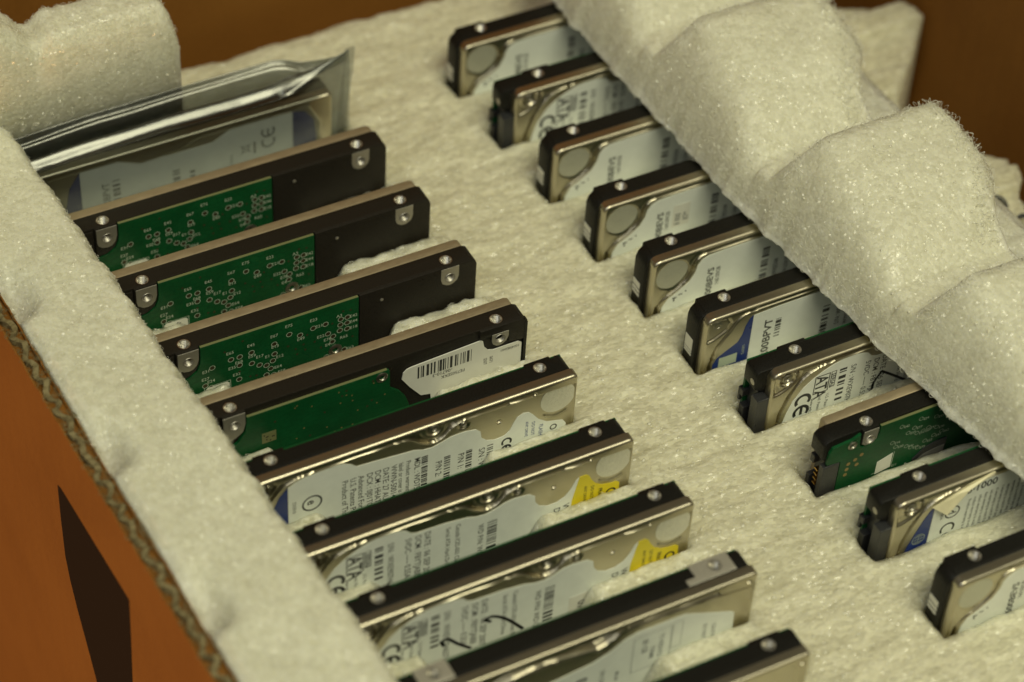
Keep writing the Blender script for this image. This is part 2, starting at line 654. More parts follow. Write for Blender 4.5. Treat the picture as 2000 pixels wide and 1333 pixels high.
# ------------------------------------------------------------------ casings
def casing_cover_front(kind):
    """black cast base of a drive seen from its cover side"""
    def f():
        b = MB()
        if kind == 'connector_left':
            out = [(1.2, 0), (0.3, -0.6), (0.0, -1.6), (0.0, -6.2), (1.2, -7.2), (3.4, -8.2), (3.4, -69.5), (98.6, -69.5), (98.6, -2.2), (98.0, -0.8), (96.8, 0)]
            bosses = [(10.0, 18.6), (87.2, 94.8)]
            hx = (14.0, 90.6)
        else:
            out = [(3.2, 0), (1.4, -0.5), (0.2, -1.8), (-0.3, -3.5), (-0.3, -69.5), (99.6, -69.5), (99.6, -1.0), (98.8, 0)]
            bosses = [(2.2, 11.6), (82.5, 90.5)]
            hx = (9.6, 86.2)
        b.prism(out, 2.95, 8.5)
        for x0, x1 in bosses:
            b.prism([(x0, -0.02), (x1, -0.02), (x1 + 0.4, -9), (x0 - 0.4, -9)], 4.0, 9.45)
        if kind == 'connector_left':
            b.prism([(96.0, -0.02), (97.6, -0.5), (98.5, -2), (98.5, -12), (96.0, -12)], 4.2, 9.1)
        c = MB()
        for x in hx:
            c.lathe([(1.72, 0.6), (1.72, -5.2)], (0, 0, 1), (x, 6.5, 0), 24)
            n = 24
            c.f.append(list(range(len(c.v) - 2 * n, len(c.v) - n))[::-1])
        return b.mesh('casing', 'casing', bevel=0.35, cut=c, smooth=35)
    return cached(('casing', kind), f)


def board_strip(kind):
    def f():
        b = MB()
        x0 = 0.9 if kind == 'connector_left' else 1.5
        b.box(x0, 98, 8.56, 9.35, -69, -0.75 if kind == 'connector_left' else -2.2)
        return b.mesh('circuit_board', 'board')
    return cached(('strip', kind), f)


def connector_front():
    b = MB()
    b.box(0.2, 4.5, 0.7, 4.1, -45, -8.9)
    b.box(2.2, 4.5, 4.1, 8.4, -45, -8.5)
    b.box(0.0, 2.3, 7.7, 9.6, -13.6, -11.2)
    b.box(0.0, 2.3, 8.9, 9.9, -16.0, -11.2)
    b.box(0.0, 2.3, 6.3, 8.6, -45, -16.4)
    return b.mesh('connector', 'plastic', bevel=0.2)


# ------------------------------------------------------------------ cover features
def feats_A(X, Z):
    y = np.zeros_like(X)
    L1 = smooth_line([(87, -3.0), (80, -2.8), (72, -2.7), (65.5, -2.8), (62.2, -4.2), (59.6, -6.6), (56.6, -7.6), (53.4, -6.2), (50.4, -3.6), (46, -2.8), (36, -2.6), (27, -2.7), (20, -3.0), (15.5, -4.4), (12.2, -7.6), (10.0, -12.0), (8.2, -18), (7.4, -26), (7.4, -60)])
    dl = pdist(X, Z, L1)
    lower = psd(X, Z, L1 + [(130, -60), (130, -3.0)])
    y += 0.55 * sst(0.35, -0.35, lower)                       # everything below the step lies deeper
    groove = [(86, -1.45), (61, -1.45), (60.4, -3.2), (58.5, -4.9), (56.8, -5.3), (55, -4.9), (53.2, -3.2), (52.5, -1.45), (20, -1.5), (13.8, -2.6), (12, -5), (9.0, -10), (6.8, -17), (6.2, -60)] + L1[::-1]
    g = psd(X, Z, groove)
    y += 1.5 * sst(0.1, -0.45, g) * sst(0.35, 0.75, dl)
    for cx, cz, R, dep in ((56.8, -1.9, 2.3, 0.75), (8.2, -2.9, 2.5, 0.7)):
        r = np.hypot(X - cx, Z - cz)
        y += -0.12 * sst(3.4, 2.8, r) * sst(2.0, 2.5, r)
        y += np.where(r < R + 0.4, (dep - np.minimum(y, 0.5)) * sst(R, R - 0.5, r), 0)
    bA = psd(X, Z, smooth_line([(4.9, -8.0), (4.7, -1.7), (8, -1.3), (11.6, -1.5), (12.2, -3.0), (10.4, -5.2), (7.4, -7.2), (4.9, -8.0)], 3))
    y += 0.45 * sst(0.5, 0.15, np.abs(bA)) + 0.3 * sst(0.2, -0.4, bA) * (np.hypot(X - 8.2, Z + 2.9) > 2.9)
    r = np.hypot(X - 65.6, Z + 4.8)
    y += 0.5 * sst(1.75, 1.3, r)
    r = np.hypot(X - 76.0, Z + 8.3)
    y += 1.2 * sst(0.75, 0.5, r)
    # small embossed bar below the round seal
    y += -0.3 * sst(0.5, 0.2, pdist(X, Z, smooth_line([(89.5, -12.2), (93, -13.6), (96.3, -12.6)])))
    return y


def feats_B(X, Z):
    P = smooth_line([(110, -1.9), (60, -1.9), (22, -1.9), (17.2, -2.2), (14.6, -3.4), (13.6, -5.6), (13.2, -8.0), (11.6, -10.6), (8.6, -12.9), (5.4, -14.9), (3.6, -17.6), (3.0, -22), (3.0, -60)])
    d = pdist(X, Z, P)
    lower = psd(X, Z, P + [(110, -60)])
    y = 0.12 * sst(0.3, -0.3, lower)
    y += 1.5 * sst(0.8, 0.3, d)
    y += -0.18 * sst(0.55, 0.2, np.abs(d - 1.15)) * (lower > 0)
    r = np.hypot(X - 7.1, Z + 6.5)
    y += 0.28 * sst(5.5, 5.1, r)
    return y


def feats_R6(X, Z):
    P = smooth_line([(110, -1.7), (30, -1.7), (16, -1.8), (12.5, -2.4), (10.2, -4.2), (8.4, -7.2), (6.4, -9.8), (4.8, -12.6), (3.8, -17), (3.2, -24), (3.2, -60)])
    d = pdist(X, Z, P)
    lower = psd(X, Z, P + [(110, -60)])
    y = 0.35 * sst(0.3, -0.3, lower)
    y += 1.3 * sst(0.75, 0.25, d)
    B = [(1.2, -8.6), (1.2, -1.6), (4.6, -1.2), (7.6, -1.8), (8.6, -3.6), (7.4, -5.8), (3.6, -8.0)]
    b = psd(X, Z, B)
    y += 0.5 * sst(0.5, 0.15, np.abs(b)) + 0.35 * sst(0.2, -0.4, b)
    return y


def feats_D8(X, Z):
    L = smooth_line([(89, -3.4), (80, -3.2), (70, -3.0), (64.5, -3.2), (61.0, -4.4), (58.4, -6.4), (55, -7.2), (50, -6.2), (44, -5.2), (38, -5.0), (33, -6.0), (28, -8.4), (22, -12)])
    lower = psd(X, Z, L + [(20, -60), (130, -60), (130, -3.4)])
    d = pdist(X, Z, L)
    y = 0.45 * sst(0.3, -0.3, lower)
    gap = [(62.2, -1.5), (60.5, -3.6), (57.6, -5.4), (55, -6.0), (50, -5.0), (44, -4.0), (38, -3.8), (32, -4.8), (25, -8), (18, -12), (18, -1.5)]
    g = psd(X, Z, gap)
    y += 2.2 * sst(0.15, -0.5, g)
    y += -0.35 * sst(0.55, 0.15, d)
    y += 0.5 * sst(0.5, 0.1, pdist(X, Z, [(88, -2.2), (63, -1.7)]))
    y += 0.25 * sst(0.4, 0.1, pdist(X, Z, [(88.5, -4.2), (98, -5.2)]))
    r = np.hypot(X - 97.0, Z + 2.6)
    y += 0.9 * sst(0.8, 0.5, r)
    return y


def cover_of(kind):
    fn = {'A': lambda: cover_mesh(3.6, 98.9, 2.6, 1.4, feats_A),
          'B': lambda: cover_mesh(0.9, 99.6, 2.2, 1.4, feats_B),
          'R6': lambda: cover_mesh(0.9, 99.6, 2.6, 1.4, feats_R6),
          'D8': lambda: cover_mesh(2.0, 99.4, 1.4, 1.2, feats_D8, fillet=0.8)}[kind]
    return cached(('cover', kind), fn)


# ------------------------------------------------------------------ labels
LAB_A = [(8.6, -26), (9.2, -21.5), (10.1, -17.6), (11.5, -13.6), (14.4, -9.4), (17.0, -7.2), (19.8, -5.5), (23, -4.1), (26, -3.4), (30.8, -3.3), (32.4, -3.7), (34.2, -4.4), (35.6, -6.1), (37.2, -6.7), (45, -7.0), (51.5, -7.9), (54, -8.9), (56.6, -9.2), (59.4, -8.4), (62, -7.3), (64.8, -7.0), (69, -7.6), (70.6, -9.0), (70.9, -11.6), (72.2, -13.6), (74.6, -14.8), (77.4, -14.8), (79.6, -13.7), (81.2, -11.6), (82.4, -9.0), (83.4, -8.0), (82.6, -12), (81.8, -16), (81.4, -26), (81.4, -60), (8.6, -60)]
YEL_A = [(83.5, -7.95), (85.4, -7.9), (86.4, -8.7), (87.2, -10.6), (88.6, -12.8), (90.6, -14.2), (93.2, -14.9), (94.8, -14.9), (95.8, -15.8), (95.9, -18), (95.6, -40), (81.45, -40), (81.45, -26), (81.85, -16), (82.65, -12)]
LAB_D5 = [(16.0, -26), (16.0, -5.6), (18.0, -4.5), (20.5, -3.8), (24, -3.5), (29.5, -3.3), (31.4, -3.6), (33.6, -4.8), (35.2, -6.4), (40.4, -6.8), (51.5, -7.9), (54, -8.9), (56.6, -9.2), (59.4, -8.4), (62, -7.5), (66, -7.4), (69.2, -8.1), (70.6, -9.6), (71.0, -12.2), (72.6, -13.9), (75, -14.8), (77.8, -14.6), (79.4, -13.2), (80.4, -10.8), (81.4, -9.0), (83.2, -8.2), (84.8, -8.6), (86.2, -10.2), (88, -12.8), (90.6, -14.9), (93.2, -15.7), (95.4, -16.4), (96.4, -18), (96.4, -60), (16.0, -60)]
BLU_D5 = [(9.6, -26), (10.6, -17), (11.8, -12.4), (13.6, -8.2), (15.9, -5.65), (15.9, -60), (9.6, -60)]
LAB_B = [(100 - 4, -3.4), (24, -3.3), (18.6, -3.5), (16.4, -4.4), (15.2, -6.2), (14.7, -8.6), (13.0, -11.6), (9.6, -14.1), (6.4, -16.0), (4.9, -18.6), (4.4, -24), (4.4, -60), (96, -60)]
LAB_R6 = [(96, -3.6), (24, -3.5), (15.9, -3.9), (15.9, -60), (96, -60)]
BLU_R6 = [(15.85, -3.9), (14.9, -4.6), (13.8, -7.0), (13.0, -10.4), (11.8, -12.8), (8.4, -14.8), (5.8, -16.4), (4.6, -18.6), (4.4, -24), (4.4, -60), (15.85, -60)]
LAB_D8 = [(94.2, -13.4), (93.4, -12.6), (79.5, -6.2), (66, -6.0), (62.5, -7.2), (58.8, -9.8), (54, -11.6), (46, -12.6), (34, -14), (24, -18), (20, -60), (95.2, -60), (94.6, -22)]
YLAB = 0.44


def print_A(model):
    k = Ink(YLAB - 0.03)
    k.ce(14.9, -14.6, 2.15, 1.0)
    k.frame(16.2, 21.8, -13.4, -7.6, 0.22) if False else None
    k.frame(17.8, 22.6, -13.8, -6.8, 0.3)
    k.txt('ATA', 18.4, -7.2, 3.7, 'D', True, 0.84)
    k.frame(22.9, 24.6, -13.0, -6.8, 0.2)
    k.txt('SERIAL', 23.2, -7.6, 1.15, 'D', True, 1.15)
    k.bars(25.6, 27.9, -19.5, -7.0, 'z', 11, 0.42)
    for x, s in ((22.4, 'U.S. Patents'), (20.0, 'Intl. Patents'), (17.6, 'www.wdc.com')):
        k.txt(s, x, -15.2, 1.0)
    k.txt('S/N : WXE907H63712', 29.2, -6.9, 1.7)
    k.txt('5VDC \u2013\u2013\u2013 0.55A', 34.0, -7.6, 1.7)
    k.txt('DCM : FBYTJABB', 36.8, -7.8, 1.7)
    k.txt('DATE : 06 SEP 2007', 39.4, -7.6, 1.7)
    k.txt('Serial ATA Hard Drive', 45.4, -9.0, 1.3)
    k.txt('Canada ICES-003 Class B', 48.2, -9.0, 1.3)
    k.txt('WD P/N: WD1200BEVS', 54.6, -12.4, 1.6)
    k.bars(57.2, 60.0, -26, -12.4, 'z', 5, 0.3)
    k.txt('WDC', 79.2, -16.6, 1.9)
    k.txt('Drive', 76.6, -17.0, 1.9)
    return k


def print_D5():
    k = Ink(YLAB - 0.03)
    k.arc(22.6, -14.4, 2.6, 0.5, 0, 360, 28)
    k.txt('e', 21.3, -13.2, 2.6, 'D', True)
    k.txt('D33016', 17.2, -11.8, 1.0)
    rows = [(31.0, 'Product of Thailand'), (33.3, 'U.S. Patents Pending'), (35.6, 'Advanced Format'), (38.0, 'DCX : 0J01T0FLV'), (40.3, 'DCM : HHATJHKB'), (42.6, 'DATE: 27 AUG 2011'), (44.9, 'WWN-50014EE6AD'), (47.1, 'label or cover is'), (49.2, 'Product warranty'), (51.6, 'MDL : WD7500BPKT')]
    for i, (x, s) in enumerate(rows):
        k.txt(s, x, -10.2 - 0.1 * i, 1.7 if i not in (7, 8) else 1.35)
    k.bars(53.6, 55.4, -26, -11.4, 'z', 1)
    k.txt('P/N 2:', 57.8, -15.4, 1.8)
    k.bars(60.2, 62.0, -28, -14.6, 'z', 2)
    k.txt('P/N 1:', 64.3, -15.4, 1.8)
    k.bars(66.6, 68.4, -28, -15.2, 'z', 3)
    k.txt('S/N : WX11C61A', 70.4, -16.2, 1.8)
    k.bars(72.8, 74.6, -30, -16.0, 'z', 4, 0.34)
    k.ce(78.6, -17.3, 1.3, 0.6)
    k.arc(92.6, -17.8, 0.9, 0.35, 0, 360)
    return k


def print_D5_blue():
    k = Ink(YLAB - 0.03)
    k.txt('FLASH', 88.2, -15.0, 1.2)
    k.txt('DO NOT', 85.9, -12.9, 1.0)
    k.txt('ANY DRIVE', 84.0, -12.0, 0.9)
    return k


def print_B(extra=None):
    k = Ink(-0.02)
    k.txt('WD1600BEVS', 20.8, -8.8, 2.0, 'U', True, 1.2, end=True)
    k.txt('160.00GB', 22.9, -9.2, 1.35, 'U', end=True)
    k.bars(36.7, 39.0, -26, -8.0, 'z', 21, 0.42)
    k.txt('S/N:WXE508', 42.5, -24, 1.4, 'U')
    k.txt('LBA 312581808', 46, -24, 1.3, 'U')
    k.rect(8.0, 9.4, -16.3, -15.9)
    k.rect(8.4, 8.8, -17.5, -15.9)
    k.rect(9.9, 11.2, -15.6, -15.2)
    k.rect(12.0, 12.4, -15.0, -14.4)
    return k


def print_R6():
    k = Ink(YLAB - 0.19)
    k.txt('WD3200BPVT', 22.4, -7.6, 2.4, 'U', True, 1.15, end=True)
    k.bars(23.6, 25.4, -15.6, -8.6, 'z', 31, 0.4)
    k.bars(39.2, 41.4, -24, -10.2, 'z', 32, 0.42)
    k.txt('S/N: WX31A', 45.4, -19.5, 1.5, 'U')
    k.txt('WWN: 50014E', 48.2, -20.5, 1.3, 'U')
    return k


def print_D8():
    k = Ink(0.31)
    k.txt('CAUTION', 88.0, -14.5, 1.2)
    k.txt('DO NOT PRESS', 85.4, -13.4, 1.1)
    k.bars(50.0, 53.0, -30, -15.6, 'z', 91, 0.35)
    k.txt('S/N 5XF0A', 56.6, -16.0, 1.4)
    k.frame(65.4, 76.2, -22, -8.4, 0.14)
    k.frame(76.4, 79.2, -18, -8.0, 0.10)
    k.txt('TO REDUCE', 72.8, -10.2, 1.3)
    k.txt('80 GB', 68.0, -10.2, 1.6)
    k.txt('TERMS', 70.4, -14.0, 1.3)
    k.txt('Model', 61.0, -19.0, 1.1)
    return k


# ------------------------------------------------------------------ the drives
def add_label(root, key, pts, mat, prints, name='label_sheet', y0=YLAB, y1=0.62, label=None):
    o = put(name, cached(('sheet', key), lambda: sheet(pts, y0, y1, mat, name)), root, label=label)
    for i, (pk, fn, m) in enumerate(prints):
        put('printing', cached(('ink', pk), lambda: fn().mesh(m)), o)
    return o


def foil(root, cx, cz, r, mat, y):
    put('foil_seal', cached(('foil', cx, cz, mat), lambda: sheet(circ(cx, cz, r), y, y + 0.2, mat, 'foil_seal')), root)


def scribble(strokes, w, mat='marker'):
    k = Ink(YLAB - 0.05)
    for s in strokes:
        k.stroke(smooth_line(s, 5), w)
    return k.mesh(mat)


def drive_A(name_label, loc, group, variant):
    root = thing('hard_drive', name_label, 'hard drive', loc, group)
    put('casing', casing_cover_front('connector_left'), root)
    put('cover', cover_of('A'), root)
    put('circuit_board', board_strip('connector_left'), root)
    put('connector', cached('connA', connector_front), root)
    add_holes(root, (14.0, 90.6), 6.5)
    put('screw', screw_mesh(1.45), root, (56.8, 0.35, -1.9))
    put('screw', screw_mesh(1.5), root, (8.2, 0.35, -2.9))
    put('screw', screw_mesh(1.0), root, (65.6, 0.85, -4.8))
    foil(root, 93.3, -6.8, 5.15, 'foil', 0.42)
    put('cast_pin', cached('pin', lambda: pin_mesh()), root, (0.0, 4.3, -4.2))
    if variant == 'd5':
        o = add_label(root, 'D5', LAB_D5, 'label', [('D5', print_D5, 'ink'), ('D5b', print_D5_blue, 'blue_ink')])
        add_label(root, 'D5blue', BLU_D5, 'blue', [], 'colour_band')
    elif variant == 'r9':
        pass
    else:
        add_label(root, 'A', LAB_A, 'label', [('A', lambda: print_A(''), 'ink')])
        def yk():
            k = Ink(YLAB - 0.03)
            k.txt('FRAGILE', 89.6, -15.4, 1.15, 'D', True)
            k.txt('DO NOT COVER', 87.2, -13.2, 1.0)
            k.txt('ANY DRIVE HOLES', 85.2, -12.4, 0.9)
            k.arc(93.4, -18.4, 1.3, 0.5, -60, 200)
            k.rect(92.0, 92.5, -21.6, -17.6)
            return k
        add_label(root, 'Ay', YEL_A, 'yellow', [('Ay', yk, 'ink')], 'warning_sticker')
    return root


def pin_mesh():
    b = MB()
    b.lathe([(1.0, -0.3), (1.0, 0.05), (0.85, 0.12)], (-1, 0, 0), (0, 0, 0), 18)
    return b.mesh('cast_pin', 'pad')


def end_sticker_mesh(big):
    b = MB()
    if big:
        b.box(-0.42, -0.28, 4.2, 7.8, -14.6, -10.4)
        b.box(-0.42, -0.28, 4.2, 7.8, -15.6, -14.95)
        b.box(-0.42, -0.28, 4.2, 7.8, -16.6, -15.95)
    else:
        for z, h in ((-11.0, 2.0), (-13.5, 1.1), (-15.1, 0.9)):
            b.box(-0.42, -0.28, 4.4, 8.0, z - h, z)
    return b.mesh('end_sticker', 'label_warm')


def drive_B(name_label, loc, group, variant):
    root = thing('hard_drive', name_label, 'hard drive', loc, group)
    put('casing', casing_cover_front('connector_right'), root)
    put('cover', cover_of('R6' if variant == 'r6' else 'B'), root)
    put('circuit_board', board_strip('connector_right'), root)
    add_holes(root, (9.6, 86.2), 6.5)
    put('end_sticker', cached(('es', variant == 'r6'), lambda: end_sticker_mesh(variant == 'r6')), root)
    if variant == 'r6':
        put('screw', screw_mesh(1.5), root, (4.5, 0.6, -3.4))
        add_label(root, 'R6', LAB_R6, 'label', [('R6', print_R6, 'ink')], y0=YLAB - 0.15)
        def bk():
            k = Ink(YLAB - 0.20)
            k.txt('t.com', 14.4, -18.2, 1.2, 'U')
            k.rect(6.4, 12.2, -20.5, -16.8)
            return k
        add_label(root, 'R6b', BLU_R6, 'blue', [('R6b', bk, 'white_ink')], 'colour_band', y0=YLAB - 0.15)
    else:
        add_label(root, 'B', LAB_B, 'label', [('B', print_B, 'ink')], y0=0.02, y1=0.3)
        foil(root, 7.1, -6.5, 5.05, 'film', 0.2)
    return root


# -- drives that show the circuit board
PADS = [('E31', 18.6, -11.2, 20.4, -7.6 - 3), ]
VIA = [  # label, text x,z ; ring x,z
    ('E31', 17.6, -10.4, 20.5, -9.2), ('E27', 17.3, -13.2, 18.3, -15.2), ('E24', 18.9, -14.6, 20.0, -16.5),
    ('E65', 24.6, -6.3, 25.9, -8.4), ('E68', 27.0, -10.8, 28.4, -8.4), ('E45', 30.6, -5.9, 31.8, -8.2), ('E35', 25.0, -12.2, 28.3, -11.6),
    ('E59', 30.8, -10.1, 31.8, -12.4), ('E17', 33.0, -11.2, 34.0, -14.0), ('E1', 35.6, -12.2, 36.0, -15.0), ('E12', 38.8, -13.6, 37.9, -14.0),
    ('E13', 37.5, -9.3, 38.4, -11.6), ('E67', 37.3, -5.2, 38.4, -7.8), ('E64', 38.2, -17.4, 37.2, -16.8), ('E58', 39.2, -19.6, 38.0, -19.5),
    ('E32', 26.2, -15.2, 28.0, -16.9), ('E75', 41.6, -3.2, 42.8, -6.0), ('E49', 45.0, -9.6, 45.9, -7.6), ('E23', 48.8, -4.0, 49.8, -6.6),
    ('E21', 50.4, -7.0, 53.4, -6.6), ('E22', 50.8, -11.2, 54.1, -10.6), ('E78', 52.8, -13.2, 55.6, -12.2), ('E4', 53.2, -15.3, 55.4, -14.2),
    ('E42', 60.6, -7.2, 59.9, -6.6), ('E44', 60.6, -9.3, 59.8, -8.7), ('E18', 60.6, -11.6, 59.8, -11.0), ('A3', 56.6, -5.6, 57.9, -6.6),
    ('', 0, 0, 57.8, -8.7), ('', 0, 0, 57.6, -10.8), ('R65', 57.6, -14.2, 0, 0), ('E51', 53.0, -20.4, 53.6, -19.4),
    ('E63', 59.6, -19.3, 58.9, -18.7), ('', 0, 0, 35.9, -18.7), ('', 0, 0, 33.9, -20.2), ('', 0, 0, 32.0, -20.2), ('E7', 36.8, -21.6, 0, 0)]
DOTS = [(24.2, -4.8), (29.4, -2.8), (46.9, -11.6), (44.6, -12.4), (47.4, -13.8), (45.0, -14.6), (50.2, -12.0), (58.6, -3.8), (60.8, -4.2), (55.4, -7.2), (31.2, -17.2), (33.0, -17.6), (55.8, -16.4), (61.4, -14.6), (48.0, -8.4), (28.2, -14.0), (42.4, -10.4), (52.0, -15.0)]
BOARD_P = [(17.4, -0.3), (63.2, -0.3), (63.2, -60), (3, -60), (3, -12.5), (10.0, -11.2), (13.8, -10.4), (16.2, -8.8), (17.2, -6.4), (17.4, -4)]


def casing_board_front(kind):
    def f():
        b = MB()
        c = MB()

        def cutz(x, y):
            c.lathe([(1.72, 0.6), (1.72, -5.2)], (0, 0, 1), (x, y, 0), 24)
            c.f.append(list(range(len(c.v) - 48, len(c.v) - 24))[::-1])

        def cuty(x, z):
            c.lathe([(1.5, 0.6), (1.5, -4.2)], (0, -1, 0), (x, 0.1, z), 24)
            c.f.append(list(range(len(c.v) - 48, len(c.v) - 24))[::-1])
        b.prism([(2, 0), (0.6, -0.6), (0, -2), (0, -69.5), (98.9, -69.5), (98.9, -2.0), (98.2, -0.6), (97, 0)] if kind != 'r8' else
                [(3.2, 0), (1.2, -0.5), (0.2, -1.6), (0.2, -6.6), (1.6, -8.4), (3.4, -9), (3.4, -69.5), (98.9, -69.5), (98.9, -2.0), (98.2, -0.6), (97, 0)], 0.95, 6.45)
        if kind == 'd':
            b.prism([(63.5, -0.03), (97.4, -0.03), (98.4, -0.8), (98.85, -2.2), (98.85, -69), (63.5, -69)], 0.12, 2)
            b.prism([(10.6, -0.03), (17.2, -0.03), (17.2, -4), (17.0, -6.4), (16, -8.6), (13.7, -10.2), (10.6, -10.6)], 0.2, 2)
            b.prism([(0.4, -0.9), (10.3, -0.9), (10.3, -10.6), (3, -12), (0.4, -12)], 0.5, 2)
            cuty(14.0, -4.07)
            cuty(90.6, -4.07)
        if kind == 'd4':
            b.prism([(84.6, -0.03), (97.4, -0.03), (98.8, -1.6), (98.85, -8.4), (97.6, -8.0), (93.4, -7.4), (93.0, -3.2), (84.6, -3.2)], 0.12, 2)
            b.prism([(10.6, -0.03), (17.2, -0.03), (17.1, -5), (16.2, -8), (13.0, -11), (10.6, -11.6)], 0.2, 2)
            b.prism([(98.0, -1), (98.85, -1), (98.85, -60), (98.0, -60)], 0.12, 2)
            cuty(14.0, -4.07)
            cuty(90.6, -4.07)
        if kind == 'r8':
            b.prism([(11.4, -0.03), (16.6, -0.03), (16.4, -4.4), (14.8, -6.4), (12.6, -6.2), (11.4, -5)], 0.2, 2)
            cuty(14.0, -4.07)
        for x in (14.0, 90.6):
            cutz(x, 3.0)
        return b.mesh('casing', 'casing_tan' if kind != 'r8' else 'casing', bevel=0.3, cut=c, smooth=35)
    return cached(('casingP', kind), f)


def cover_back(kind):
    def f():
        b = MB()
        if kind == 'r8':
            b.prism([(4.5, -0.4), (4.0, -1.2), (4.0, -69.5), (98, -69.5), (98, -1), (97.4, -0.05), (12, -0.05), (11, -0.4)], 6.4, 9.45)
        else:
            b.prism([(2.4, -0.05), (1.6, -0.8), (1.6, -69.5), (97.8, -69.5), (97.8, -1.6), (97.2, -0.5), (96, -0.05)], 6.4, 9.45)
        return b.mesh('cover', 'cover_tan', bevel=0.35, smooth=40)
    return cached(('coverP', kind), f)


def pad_mesh(pts, hx, hz):
    b = MB()
    b.prism(pts, 0.0, 0.3)
    c = MB()
    c.lathe([(1.62, 2), (1.62, -2)], (0, -1, 0), (hx, 0, hz), 26)
    c.f.append(list(range(26))[::-1])
    return b.mesh('mounting_pad', 'pad', bevel=0.08, cut=c)


def ring_mesh():
    k = Ink(0)
    k.arc(0, 0, 0.78, 0.20, 0, 360, 18)
    return mesh_from('test_pad_outline', k.v, k.f, 'white_ink')


def disc_mesh(r, mat, y=-0.0):
    b = MB()
    b.prism(circ(0, 0, r, 14), -0.012, 0.03)
    return b.mesh('test_pad', mat)


